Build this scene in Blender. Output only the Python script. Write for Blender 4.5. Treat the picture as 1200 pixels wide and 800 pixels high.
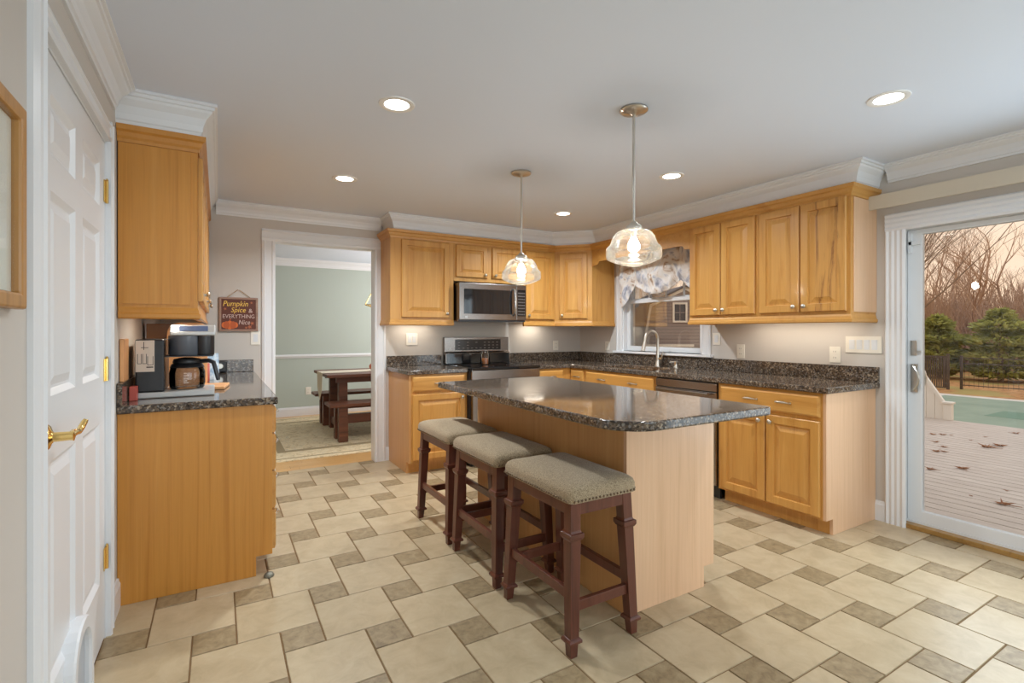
import bpy, bmesh, math, random
from mathutils import Vector, Matrix
random.seed(7)
for o in list(bpy.data.objects): bpy.data.objects.remove(o)
SC = bpy.context.scene
COL = SC.collection
PI = math.pi

# ------------------------------------------------------------------ camera
H_CAM, YAW, FPX = 1.2494, 0.5308, 585.48
cd = bpy.data.cameras.new('camera'); cam = bpy.data.objects.new('camera', cd); COL.objects.link(cam)
cam.location = (0, 0, H_CAM); cam.rotation_euler = (PI/2, 0, -YAW)
cd.sensor_width = 36; cd.lens = FPX/1200*36; cd.shift_y = -11.1/1200; cd.clip_start = .02; cd.clip_end = 400
SC.camera = cam
SC.view_settings.view_transform = 'Standard'
SC.view_settings.look = 'None'
SC.view_settings.gamma = 1
SC.view_settings.use_curve_mapping = False
SC.view_settings.exposure = 0.1
SC.cycles.max_bounces = 10; SC.cycles.diffuse_bounces = 5; SC.cycles.glossy_bounces = 4
SC.cycles.transparent_max_bounces = 16; SC.cycles.transmission_bounces = 6
SC.cycles.sample_clamp_indirect = 6; SC.cycles.caustics_reflective = False; SC.cycles.caustics_refractive = False
SC.cycles.use_denoising = True

def lin(c):
    return tuple((v/255/12.92 if v/255 <= .04045 else ((v/255+.055)/1.055)**2.4) for v in c)

# ------------------------------------------------------------------ sky
W = bpy.data.worlds.new('sky'); SC.world = W; W.use_nodes = True
nt = W.node_tree; nt.nodes.clear()
def N(nt, t, **kw):
    n = nt.nodes.new(t)
    for k, v in kw.items(): setattr(n, k, v)
    return n
L_ = lambda nt, a, b: nt.links.new(a, b)
wo = N(nt, 'ShaderNodeOutputWorld'); bg = N(nt, 'ShaderNodeBackground')
tc = N(nt, 'ShaderNodeTexCoord'); sp = N(nt, 'ShaderNodeSeparateXYZ'); L_(nt, tc.outputs['Generated'], sp.inputs[0])
mr = N(nt, 'ShaderNodeMapRange'); mr.inputs[1].default_value = -.02; mr.inputs[2].default_value = .6; L_(nt, sp.outputs[2], mr.inputs[0])
cn = N(nt, 'ShaderNodeTexNoise'); cn.inputs['Scale'].default_value = 3; cn.inputs['Detail'].default_value = 5
mp = N(nt, 'ShaderNodeMapping'); mp.inputs['Scale'].default_value = (1, 1, 4); L_(nt, tc.outputs['Generated'], mp.inputs[0]); L_(nt, mp.outputs[0], cn.inputs[0])
cr = N(nt, 'ShaderNodeValToRGB')
cr.color_ramp.elements[0].color = (*lin((246, 208, 172)), 1); cr.color_ramp.elements[1].color = (*lin((238, 240, 246)), 1)
ad = N(nt, 'ShaderNodeMath', operation='MULTIPLY_ADD'); ad.inputs[1].default_value = .5; L_(nt, cn.outputs[0], ad.inputs[0]); 
sb = N(nt, 'ShaderNodeMath', operation='SUBTRACT'); sb.inputs[1].default_value = .25; L_(nt, mr.outputs[0], sb.inputs[0]); L_(nt, sb.outputs[0], ad.inputs[2])
L_(nt, ad.outputs[0], cr.inputs[0]); L_(nt, cr.outputs[0], bg.inputs[0]); bg.inputs[1].default_value = 1.25
L_(nt, bg.outputs[0], wo.inputs[0])

# ------------------------------------------------------------------ area lamps added to light the rooms
def area(name, loc, rot, sx, sy, power, color, parent=None, disk=False, spread=PI):
    d = bpy.data.lights.new(name, 'AREA'); d.energy = power; d.color = color
    d.shape = 'DISK' if disk else 'RECTANGLE'; d.size = sx; d.spread = spread
    if not disk: d.size_y = sy
    o = bpy.data.objects.new(name, d); COL.objects.link(o); o.location = loc; o.rotation_euler = rot
    if parent: o.parent = parent
    return o
DAY = (.74, .90, 1.0); WARM = (1.0, .91, .78); SOFT = (.88, .95, 1.0)
area('added_daylight', (1.7, -2.70, 1.35), (-PI/2, 0, PI), 3.4, 1.7, 66, DAY)      # added fill lamp behind the camera, just inside the added window
area('added_daylight', (3.66, .30, 1.05), (0, PI/2, 0), 1.5, 1.9, 24, DAY)         # daylight of the glass door
area('added_daylight', (3.2, 6.6, 1.5), (0, PI/2, 0), 1.4, 1.6, 58, (1, .96, .93))           # lamp added inside the dining room, for an unseen window

# ================================================================== materials
def mat(name, col=(.5, .5, .5), rough=.5, metal=0, spec=None, coat=0, emit=None, es=0):
    m = bpy.data.materials.new(name); m.use_nodes = True
    p = m.node_tree.nodes['Principled BSDF']
    p.inputs['Base Color'].default_value = (*col, 1); p.inputs['Roughness'].default_value = rough
    p.inputs['Metallic'].default_value = metal
    if spec is not None: p.inputs['Specular IOR Level'].default_value = spec
    if coat: p.inputs['Coat Weight'].default_value = coat; p.inputs['Coat Roughness'].default_value = .08
    if emit: p.inputs['Emission Color'].default_value = (*emit, 1); p.inputs['Emission Strength'].default_value = es
    return m
def nodes(m): return m.node_tree, m.node_tree.nodes['Principled BSDF']
def coords(nt, scale, rnd=True):
    tc = N(nt, 'ShaderNodeTexCoord'); mp = N(nt, 'ShaderNodeMapping'); mp.inputs['Scale'].default_value = scale
    if rnd:
        oi = N(nt, 'ShaderNodeObjectInfo'); mu = N(nt, 'ShaderNodeVectorMath', operation='MULTIPLY_ADD')
        cb = N(nt, 'ShaderNodeCombineXYZ')
        for i in range(3): L_(nt, oi.outputs['Random'], cb.inputs[i])
        mu.inputs[1].default_value = (37, 53, 71); L_(nt, cb.outputs[0], mu.inputs[0]); L_(nt, tc.outputs['Object'], mu.inputs[2])
        L_(nt, mu.outputs[0], mp.inputs[0])
    else: L_(nt, tc.outputs['Object'], mp.inputs[0])
    return mp.outputs[0]
def ramp(nt, fac, stops, interp='LINEAR'):
    r = N(nt, 'ShaderNodeValToRGB'); r.color_ramp.interpolation = interp
    e = r.color_ramp.elements
    while len(e) < len(stops): e.new(.5)
    for k, (p, c) in enumerate(stops): e[k].position = p; e[k].color = (*c, 1)
    L_(nt, fac, r.inputs[0]); return r.outputs[0]
def noise(nt, vec, scale, detail=4, rough=.6, dist=0):
    n = N(nt, 'ShaderNodeTexNoise'); n.inputs['Scale'].default_value = scale; n.inputs['Detail'].default_value = detail
    n.inputs['Roughness'].default_value = rough; n.inputs['Distortion'].default_value = dist; L_(nt, vec, n.inputs['Vector']); return n.outputs[0]
def mix(nt, fac, a, b, mode='MIX'):
    m = N(nt, 'ShaderNodeMix', data_type='RGBA', blend_type=mode)
    if isinstance(fac, (int, float)): m.inputs[0].default_value = fac
    else: L_(nt, fac, m.inputs[0])
    for k, v in ((6, a), (7, b)):
        if isinstance(v, tuple): m.inputs[k].default_value = (*v, 1)
        else: L_(nt, v, m.inputs[k])
    return m.outputs[2]
def bump(nt, p, h, strength=.2, dist=.002):
    b = N(nt, 'ShaderNodeBump'); b.inputs['Strength'].default_value = strength; b.inputs['Distance'].default_value = dist
    L_(nt, h, b.inputs['Height']); L_(nt, b.outputs[0], p.inputs['Normal'])
def wood(name, dark, mid, light, rough=.38, grain=(14, 14, .9), horiz=False, streak=None, coat=.12):
    m = mat(name, mid, rough, coat=coat); nt, p = nodes(m)
    g = grain if not horiz else (grain[2], grain[1], grain[0])
    v = coords(nt, g)
    n1 = noise(nt, v, 1.5, 4, .55, .6)
    c = ramp(nt, n1, [(.28, dark), (.46, mid), (.56, mid), (.78, light)])
    g2 = (70, 70, 2) if not horiz else (2, 70, 70)
    n2 = noise(nt, coords(nt, g2), 2.0, 3, .6)
    c2 = ramp(nt, n2, [(.3, (.78, .74, .70)), (.6, (1, 1, 1))])
    c = mix(nt, .28, c, c2, 'MULTIPLY')
    if streak:
        n3 = noise(nt, coords(nt, (9, 9, .7), False), 1.6, 6, .65, 1.2)
        f = ramp(nt, n3, [(.55, (0, 0, 0)), (.63, (.35, .35, .35)), (.67, (.8, .8, .8)), (.74, (.3, .3, .3))])
        c = mix(nt, f, c, streak)
    L_(nt, c, p.inputs['Base Color'])
    return m
M = {}
M['maple'] = wood('honey_maple', lin((182, 124, 56)), lin((202, 148, 76)), lin((216, 165, 92)))
M['maple_h'] = wood('honey_maple_crosswise', lin((182, 124, 56)), lin((202, 148, 76)), lin((216, 165, 92)), horiz=True)
M['maple_streak'] = wood('figured_maple', lin((182, 124, 56)), lin((202, 148, 76)), lin((216, 165, 92)), streak=lin((120, 66, 30)))
M['amber'] = wood('amber_veneer', lin((186, 122, 46)), lin((201, 138, 58)), lin((212, 152, 74)), grain=(24, 24, .5))
M['plain_maple'] = wood('straight_maple', lin((182, 124, 56)), lin((200, 146, 74)), lin((212, 160, 88)), grain=(2, 2, 2))
M['plain_amber'] = wood('straight_amber', lin((186, 122, 46)), lin((198, 135, 56)), lin((208, 148, 70)), grain=(2, 2, 2))
M['blond'] = wood('blond_wood', lin((212, 170, 132)), lin((221, 180, 143)), lin((228, 190, 154)), grain=(24, 24, .5))  # paler tone of the cabinet wood, used on end panels
M['tan'] = wood('tan_veneer', lin((198, 146, 90)), lin((206, 156, 100)), lin((214, 166, 112)), grain=(24, 24, .5))
M['cherry'] = wood('dark_cherry', lin((72, 36, 26)), lin((96, 52, 38)), lin((114, 66, 50)), rough=.3)
M['rustic'] = wood('rustic_brown', lin((66, 34, 20)), lin((100, 56, 34)), lin((128, 76, 48)), rough=.5, horiz=True)
M['oakfloor'] = wood('oak_floor', lin((196, 146, 86)), lin((214, 166, 104)), lin((226, 184, 126)), grain=(1, 9, 9), rough=.3)
M['board'] = wood('beech_board', lin((214, 150, 96)), lin((228, 168, 112)), lin((238, 184, 130)), rough=.45)
M['frame'] = wood('gilt_frame', lin((150, 104, 50)), lin((180, 130, 70)), lin((198, 152, 90)), rough=.4)
M['wall'] = mat('greige_paint', lin((201, 194, 186)), .75)
M['sage'] = mat('sage_paint', lin((178, 187, 178)), .75)
M['ceil'] = mat('ceiling_paint', lin((221, 228, 240)), .85)
M['white'] = mat('white_trim_paint', lin((226, 227, 229)), .35)
M['vinyl'] = mat('white_vinyl', lin((222, 224, 226)), .4)
M['plate'] = mat('switch_plastic', lin((232, 226, 214)), .35)
M['slot'] = mat('dark_slot', (.03, .03, .03), .5)
M['nickel'] = mat('brushed_nickel', (.62, .58, .52), .28, 1)
M['chrome'] = mat('chrome', (.8, .8, .8), .12, 1)
M['brass'] = mat('polished_brass', (.85, .60, .22), .16, 1)
M['gold'] = mat('gold_metal', (.85, .66, .30), .25, 1)
M['blacksteel'] = mat('black_stainless', (.30, .27, .25), .26, 1)
M['steel'] = mat('stainless', (.62, .62, .62), .22, 1)
M['blackglass'] = mat('black_glass', (.012, .012, .013), .05)
M['black'] = mat('black_plastic', (.018, .018, .02), .35)
M['greyplastic'] = mat('grey_plastic', lin((86, 90, 98)), .3)
M['silver'] = mat('silver_plastic', lin((190, 190, 188)), .3, .3)
M['screen'] = mat('screen', lin((84, 98, 128)), .1)
M['bulb'] = mat('bulb_glow', (1, .85, .65), .4, emit=(1, .93, .84), es=112)
M['diffuser'] = mat('lamp_diffuser', (1, 1, 1), .5, emit=(1, .93, .85), es=9)
M['strip'] = mat('strip_glow', (1, 1, 1), .5, emit=(1, .86, .66), es=9)
M['trimring'] = mat('lamp_ring', lin((236, 234, 230)), .4)
M['pumpkin'] = mat('pumpkin_skin', lin((205, 100, 40)), .5)
M['candle'] = mat('orange_wax', lin((226, 130, 60)), .4)
M['label_white'] = mat('off_white_print', lin((226, 214, 200)), .5)
M['yellow'] = mat('yellow_print', lin((238, 196, 84)), .5)
M['pale'] = mat('pale_print', lin((205, 178, 168)), .5)
M['orangeprint'] = mat('orange_print', lin((214, 104, 36)), .5)
M['signboard'] = mat('sign_board', lin((96, 48, 34)), .6)
M['cord'] = mat('jute_cord', lin((170, 130, 80)), .8)
M['paper'] = mat('print_paper', lin((236, 238, 228)), .5)
M['pouch'] = mat('pouch_print', lin((196, 216, 226)), .4)
M['red'] = mat('red_print', lin((190, 84, 70)), .45)
M['valance'] = mat('cornice_laminate', lin((206, 196, 178)), .55)
M['linen'] = mat('linen', lin((222, 212, 192)), .85)
M['sillwood'] = wood('sill_wood', lin((132, 96, 50)), lin((160, 122, 66)), lin((180, 142, 84)), horiz=True)
M['rubber'] = mat('grey_rubber', lin((128, 124, 110)), .5, .4)
M['lightwall'] = mat('dark_line_print', lin((70, 60, 56)), .5)

def glass(name, tint=(1, 1, 1), rough=.0, ior=1.45, refl=1.0, body=0.0, bodycol=(.9, .9, .9)):
    m = bpy.data.materials.new(name); m.use_nodes = True; nt = m.node_tree; nt.nodes.clear()
    o = N(nt, 'ShaderNodeOutputMaterial'); t = N(nt, 'ShaderNodeBsdfTransparent'); t.inputs[0].default_value = (*tint, 1)
    g = N(nt, 'ShaderNodeBsdfGlossy'); g.inputs['Roughness'].default_value = rough
    fr = N(nt, 'ShaderNodeFresnel'); fr.inputs[0].default_value = ior
    mu = N(nt, 'ShaderNodeMath', operation='MULTIPLY'); mu.inputs[1].default_value = refl; L_(nt, fr.outputs[0], mu.inputs[0])
    mx = N(nt, 'ShaderNodeMixShader'); L_(nt, mu.outputs[0], mx.inputs[0]); L_(nt, t.outputs[0], mx.inputs[1]); L_(nt, g.outputs[0], mx.inputs[2])
    out = mx.outputs[0]
    if body:
        d = N(nt, 'ShaderNodeBsdfTranslucent'); d.inputs[0].default_value = (*bodycol, 1)
        v = N(nt, 'ShaderNodeTexCoord'); vo = N(nt, 'ShaderNodeTexVoronoi'); vo.inputs['Scale'].default_value = 120; L_(nt, v.outputs['Object'], vo.inputs['Vector'])
        r = ramp(nt, vo.outputs['Distance'], [(.15, (body*1.9,)*3), (.5, (body*.6,)*3)])
        m2 = N(nt, 'ShaderNodeMixShader'); L_(nt, r, m2.inputs[0]); L_(nt, out, m2.inputs[1]); L_(nt, d.outputs[0], m2.inputs[2]); out = m2.outputs[0]
    L_(nt, out, o.inputs[0]); return m
M['glass'] = glass('window_glass', (.97, .98, .97), refl=.7)
M['carafe'] = glass('carafe_glass', (.82, .82, .82))
M['jar'] = glass('jar_glass', (.93, .93, .92))
M['shade'] = glass('seeded_glass', (.95, .94, .92), .06, 1.5, .9, .085, (1, .90, .74))

def granite():
    m = mat('granite', (.1, .1, .1), .07); nt, p = nodes(m)
    tc = N(nt, 'ShaderNodeTexCoord'); v = tc.outputs['Object']
    vo = N(nt, 'ShaderNodeTexVoronoi'); vo.inputs['Scale'].default_value = 120; vo.inputs['Randomness'].default_value = 1; L_(nt, v, vo.inputs['Vector'])
    sp = N(nt, 'ShaderNodeSeparateColor'); L_(nt, vo.outputs['Color'], sp.inputs[0])
    c1 = ramp(nt, sp.outputs[0], [(0, lin((36, 32, 30))), (.24, lin((86, 70, 56))), (.46, lin((60, 56, 54))), (.62, lin((124, 106, 88))), (.80, lin((136, 132, 128))), (.93, lin((180, 164, 142)))], 'CONSTANT')
    n = noise(nt, v, 38, 6, .7)
    c2 = ramp(nt, n, [(.36, lin((32, 27, 25))), (.52, lin((90, 76, 64))), (.66, lin((132, 120, 106)))])
    L_(nt, mix(nt, .45, c1, c2), p.inputs['Base Color']); return m
M['granite'] = granite()
def tile(name, a, b, c, sc, rough):
    m = mat(name, b, rough); nt, p = nodes(m); g = N(nt, 'ShaderNodeNewGeometry')
    v = N(nt, 'ShaderNodeTexCoord').outputs['Object']
    c0 = ramp(nt, noise(nt, v, sc, 6, .65, .5), [(.32, a), (.5, b), (.7, c)])
    h = ramp(nt, g.outputs['Random Per Island'], [(0, (.92, .91, .89)), (1, (1.0, 1.0, 1.0))])
    L_(nt, mix(nt, 1, c0, h, 'MULTIPLY'), p.inputs['Base Color'])
    bump(nt, p, noise(nt, v, sc*2.5, 4, .6), .12, .002); return m
M['tile'] = tile('cream_tile', lin((178, 158, 126)), lin((190, 170, 138)), lin((199, 181, 150)), 9, .32)
M['stone'] = tile('taupe_inset_tile', lin((130, 110, 82)), lin((152, 132, 100)), lin((170, 150, 118)), 26, .42)
M['grout'] = mat('tan_grout', lin((128, 100, 66)), .85)
def fabric():
    m = mat('tweed_fabric', lin((120, 108, 90)), .9); nt, p = nodes(m)
    v = N(nt, 'ShaderNodeTexCoord').outputs['Object']
    c = ramp(nt, noise(nt, v, 260, 2, .7), [(.32, lin((110, 93, 72))), (.5, lin((154, 134, 105))), (.68, lin((186, 168, 138)))])
    L_(nt, c, p.inputs['Base Color']); bump(nt, p, noise(nt, v, 300, 2, .6), .35, .002)
    p.inputs['Sheen Weight'].default_value = .15; return m
M['tweed'] = fabric()
def curtain():
    m = mat('toile_fabric', (.7, .7, .7), .9); nt, p = nodes(m)
    v = N(nt, 'ShaderNodeTexCoord').outputs['Object']
    n1 = noise(nt, v, 5, 5, .62, 1.3)
    c = ramp(nt, n1, [(.32, lin((136, 140, 154))), (.41, lin((196, 198, 208))), (.47, lin((240, 237, 234))), (.56, lin((234, 226, 218))), (.61, lin((176, 142, 112))), (.67, lin((222, 214, 206)))])
    L_(nt, c, p.inputs['Base Color']); return m
M['toile'] = curtain()
def rug():
    m = mat('rug_wool', (.4, .4, .3), .95); nt, p = nodes(m)
    v = N(nt, 'ShaderNodeTexCoord').outputs['Object']
    c = ramp(nt, noise(nt, v, 11, 7, .75, 1.4), [(.34, lin((176, 156, 122))), (.46, lin((222, 200, 160))), (.54, lin((236, 218, 182))), (.66, lin((196, 182, 156)))])
    L_(nt, c, p.inputs['Base Color']); return m
M['rug'] = rug(); M['rugborder'] = mat('rug_border_wool', lin((170, 150, 116)), .95)
def siding():
    m = mat('grey_siding', lin((104, 92, 88)), .7); nt, p = nodes(m)
    v = N(nt, 'ShaderNodeTexCoord').outputs['Object']; s = N(nt, 'ShaderNodeSeparateXYZ'); L_(nt, v, s.inputs[0])
    mm = N(nt, 'ShaderNodeMath', operation='MULTIPLY'); mm.inputs[1].default_value = 5.5; L_(nt, s.outputs[2], mm.inputs[0])
    f = N(nt, 'ShaderNodeMath', operation='FRACT'); L_(nt, mm.outputs[0], f.inputs[0])
    L_(nt, ramp(nt, f.outputs[0], [(0, lin((96, 84, 80))), (.18, lin((142, 128, 122))), (1, lin((154, 140, 133)))]), p.inputs['Base Color']); return m
M['siding'] = siding()
def ground():
    m = mat('leaf_litter', (.3, .2, .1), .95); nt, p = nodes(m)
    v = N(nt, 'ShaderNodeTexCoord').outputs['Object']
    c = ramp(nt, noise(nt, v, 3.2, 8, .8), [(.34, lin((128, 84, 46))), (.5, lin((186, 132, 80))), (.64, lin((206, 160, 104)))])
    g = ramp(nt, noise(nt, v, .45, 3, .5), [(.5, (0, 0, 0)), (.62, (1, 1, 1))])
    L_(nt, mix(nt, g, c, lin((168, 146, 84))), p.inputs['Base Color']); return m
M['ground'] = ground()
def noisy(name, a, b, sc, rough, stretch=(1, 1, 1)):
    m = mat(name, a, rough); nt, p = nodes(m)
    L_(nt, ramp(nt, noise(nt, coords(nt, stretch, False), sc, 5, .6), [(.35, a), (.65, b)]), p.inputs['Base Color']); return m
M['deck'] = noisy('deck_board', lin((186, 170, 158)), lin((206, 192, 180)), 6, .6, (4, .5, 4))
M['deckgap'] = mat('deck_gap', lin((74, 58, 50)), .9)
M['pool'] = noisy('pool_cover_mesh', lin((128, 146, 126)), lin((144, 158, 138)), 1.2, .7)
M['pooldark'] = mat('pool_drain_mesh', lin((104, 134, 112)), .7)
M['coping'] = noisy('concrete', lin((206, 196, 184)), lin((222, 212, 200)), 3, .8)
def leafy(name, a, b, sc, rough):
    m = noisy(name, a, b, sc, rough); nt, p = nodes(m)
    t = N(nt, 'ShaderNodeBsdfTranslucent'); mx = N(nt, 'ShaderNodeMixShader'); mx.inputs[0].default_value = .45
    L_(nt, p.inputs['Base Color'].links[0].from_socket, t.inputs[0]); L_(nt, p.outputs[0], mx.inputs[1]); L_(nt, t.outputs[0], mx.inputs[2])
    L_(nt, mx.outputs[0], nt.nodes['Material Output'].inputs[0]); return m
M['bark'] = noisy('bark', lin((118, 92, 72)), lin((152, 124, 100)), 5, .9)
M['twig'] = noisy('twig_bark', lin((168, 132, 104)), lin((196, 160, 130)), 2, .9)
M['ever'] = leafy('evergreen_foliage', lin((142, 144, 70)), lin((204, 200, 116)), 2.2, .8)
M['fence'] = mat('black_metal', lin((78, 66, 58)), .5)
M['pvc'] = mat('white_pvc', lin((228, 220, 208)), .45)
M['leaf'] = noisy('dry_leaf', lin((120, 74, 44)), lin((176, 118, 74)), 30, .7)
M['shingle'] = mat('roof_shingle', lin((92, 82, 80)), .9)

# ================================================================== mesh helpers
class MB:
    def __init__(s): s.bm = bmesh.new()
    def face(s, pts, mi=0):
        f = s.bm.faces.new([s.bm.verts.new(p) for p in pts]); f.material_index = mi; return f
    def box(s, x0, y0, z0, x1, y1, z1, mi=0):
        v = [s.bm.verts.new(p) for p in ((x0,y0,z0),(x1,y0,z0),(x1,y1,z0),(x0,y1,z0),(x0,y0,z1),(x1,y0,z1),(x1,y1,z1),(x0,y1,z1))]
        for q in ((0,3,2,1),(4,5,6,7),(0,1,5,4),(1,2,6,5),(2,3,7,6),(3,0,4,7)):
            s.bm.faces.new([v[i] for i in q]).material_index = mi
        return s
    def prism(s, pts, axis, a0, a1, mi=0):
        def P(p, a): return {'x': (a, p[0], p[1]), 'y': (p[0], a, p[1]), 'z': (p[0], p[1], a)}[axis]
        A = [s.bm.verts.new(P(p, a0)) for p in pts]; B = [s.bm.verts.new(P(p, a1)) for p in pts]; n = len(pts)
        fs = [s.bm.faces.new(A), s.bm.faces.new(B[::-1])] + [s.bm.faces.new([A[i], B[i], B[(i+1) % n], A[(i+1) % n]]) for i in range(n)]
        for f in fs: f.material_index = mi
        return s
    def ringset(s, rings, cap=(True, True), mi=0, closed=True):
        R = [[s.bm.verts.new(p) for p in r] for r in rings]; n = len(R[0])
        for a, b in zip(R, R[1:]):
            for i in range(n if closed else n-1):
                s.bm.faces.new([a[i], a[(i+1) % n], b[(i+1) % n], b[i]]).material_index = mi
        if cap[0]: s.bm.faces.new(R[0][::-1]).material_index = mi
        if cap[1]: s.bm.faces.new(R[-1]).material_index = mi
        return s
    def lathe(s, prof, c=(0, 0, 0), axis='z', seg=24, mi=0, cap=(True, True)):
        rings = []
        for r, h in prof:
            ring = []
            for k in range(seg):
                a = 2*PI*k/seg; u, v = r*math.cos(a), r*math.sin(a)
                q = {'z': (u, v, h), 'y': (u, h, v), 'x': (h, u, v)}[axis]
                ring.append((c[0]+q[0], c[1]+q[1], c[2]+q[2]))
            rings.append(ring)
        return s.ringset(rings, cap, mi)
    def tube(s, pts, rad, seg=8, mi=0, cap=True):
        pts = [Vector(p) for p in pts]; n = len(pts)
        if not isinstance(rad, (list, tuple)): rad = [rad]*n
        rings = []; ref = None
        for i in range(n):
            d = (pts[min(i+1, n-1)]-pts[max(i-1, 0)]).normalized()
            if ref is None: ref = Vector((0, 0, 1)) if abs(d.z) < .9 else Vector((1, 0, 0))
            u = d.cross(ref).normalized(); w = u.cross(d).normalized(); ref = w
            rings.append([pts[i]+rad[i]*(math.cos(2*PI*k/seg)*u+math.sin(2*PI*k/seg)*w) for k in range(seg)])
        return s.ringset(rings, (cap, cap), mi)
    def panel(s, w, h, thk, rings, x0=0, z0=0, y0=0, mi=0):
        def R(i, d): return [(x0+i, y0+d, z0+i), (x0+w-i, y0+d, z0+i), (x0+w-i, y0+d, z0+h-i), (x0+i, y0+d, z0+h-i)]
        return s.ringset([R(0, thk)]+[R(i, d) for i, d in rings], (True, True), mi)
    def sweep(s, prof, path, mi=0, close=False):
        P = [Vector((p[0], p[1])) for p in path]; n = len(P); rings = []
        for i in range(n):
            dirs = []
            if i > 0: dirs.append((P[i]-P[i-1]).normalized())
            if i < n-1: dirs.append((P[i+1]-P[i]).normalized())
            ns = [Vector((-d.y, d.x)) for d in dirs]
            m = sum(ns, Vector((0, 0))).normalized(); m = m/max(.2, m.dot(ns[0]))
            rings.append([(P[i].x+m.x*o, P[i].y+m.y*o, z) for o, z in prof])
        return s.ringset(rings, (True, True), mi)
    def cells(s, xs, ys, fill, z0, z1, plane='z', mi=0):
        def P(x, y, z): return {'z': (x, y, z), 'y': (x, z, y), 'x': (z, x, y)}[plane]
        vs = {}
        def V(i, j, k):
            if (i, j, k) not in vs: vs[(i, j, k)] = s.bm.verts.new(P(xs[i], ys[j], (z0, z1)[k]))
            return vs[(i, j, k)]
        nx, ny = len(xs)-1, len(ys)-1
        F = lambda i, j: 0 <= i < nx and 0 <= j < ny and fill(i, j)
        def f(*q): s.bm.faces.new([V(*t) for t in q]).material_index = mi
        for i in range(nx):
            for j in range(ny):
                if not F(i, j): continue
                f((i,j,0),(i,j+1,0),(i+1,j+1,0),(i+1,j,0)); f((i,j,1),(i+1,j,1),(i+1,j+1,1),(i,j+1,1))
                if not F(i-1, j): f((i,j,0),(i,j,1),(i,j+1,1),(i,j+1,0))
                if not F(i+1, j): f((i+1,j,0),(i+1,j+1,0),(i+1,j+1,1),(i+1,j,1))
                if not F(i, j-1): f((i,j,0),(i+1,j,0),(i+1,j,1),(i,j,1))
                if not F(i, j+1): f((i,j+1,0),(i,j+1,1),(i+1,j+1,1),(i+1,j+1,0))
        return s
    def merge(s, me, mtx, mi=0):
        b2 = bmesh.new(); b2.from_mesh(me); b2.transform(mtx)
        mp = {v: s.bm.verts.new(v.co) for v in b2.verts}
        for f in b2.faces:
            try: s.bm.faces.new([mp[v] for v in f.verts]).material_index = mi
            except ValueError: pass
        b2.free(); return s
    def mesh(s, name, mats, smooth=False, recalc=True):
        if recalc: bmesh.ops.recalc_face_normals(s.bm, faces=s.bm.faces[:])
        if smooth:
            for f in s.bm.faces: f.smooth = True
            for e in s.bm.edges:
                if len(e.link_faces) == 2 and e.calc_face_angle(0) > .75: e.smooth = False
        me = bpy.data.meshes.new(name); s.bm.to_mesh(me); s.bm.free()
        for m in (mats if isinstance(mats, (list, tuple)) else [mats]): me.materials.append(m)
        return me
    def build(s, name, mats, parent=None, loc=(0, 0, 0), rz=0, bevel=0, smooth=False, recalc=True, seg=2, rot=None):
        return put(name, s.mesh(name, mats, smooth, recalc), parent, loc, rz, bevel, seg, rot)
def put(name, me, parent=None, loc=(0, 0, 0), rz=0, bevel=0, seg=2, rot=None):
    o = bpy.data.objects.new(name, me); COL.objects.link(o); o.location = loc; o.rotation_euler = rot or (0, 0, rz)
    if parent: o.parent = parent
    if bevel:
        b = o.modifiers.new('bevel', 'BEVEL'); b.width = bevel; b.segments = seg; b.limit_method = 'ANGLE'; b.angle_limit = .6
    return o
def tag(o, label, cat, group=None, kind=None):
    o['label'] = label; o['category'] = cat
    if group: o['group'] = group
    o['kind'] = kind or 'thing'
    return o
def thing(name, label, cat, loc=(0, 0, 0), rz=0, group=None, kind=None):
    o = bpy.data.objects.new(name, None); COL.objects.link(o); o.location = loc; o.rotation_euler = (0, 0, rz); o.empty_display_size = .1
    return tag(o, label, cat, group, kind)
def struct(o, label, cat): return tag(o, label, cat, None, 'structure')
def kids(o): return [c for c in bpy.data.objects if c.parent == o]
def copy_tree(o, parent=None):
    c = o.copy(); COL.objects.link(c)
    if parent: c.parent = parent
    for ch in kids(o): copy_tree(ch, c)
    return c
def text_mesh(body, size, ext=.001, shear=0, align='CENTER', space=1.0):
    cu = bpy.data.curves.new('lettering', 'FONT'); cu.body = body; cu.size = size; cu.extrude = ext; cu.shear = shear
    cu.align_x = align; cu.align_y = 'CENTER'; cu.space_character = space; cu.resolution_u = 3
    o = bpy.data.objects.new('lettering', cu); COL.objects.link(o)
    bpy.context.view_layer.update()
    me = bpy.data.meshes.new_from_object(o.evaluated_get(bpy.context.evaluated_depsgraph_get()))
    bpy.data.objects.remove(o); return me
def letters(name, body, size, m, parent, loc, rot, width=None, **kw):
    me = text_mesh(body, size, **kw)
    if width:
        xs_ = [v.co.x for v in me.vertices]; f = width/(max(xs_)-min(xs_)); me.transform(Matrix.Diagonal((f, 1, 1, 1))); me.materials.clear(); me.materials.append(m)
    return put(name, me, parent, loc, rot=rot)

XL, XR, YB, YR, HC = -.40, 3.788, 4.817, -2.8, 2.335
YD = 8.05
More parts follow.
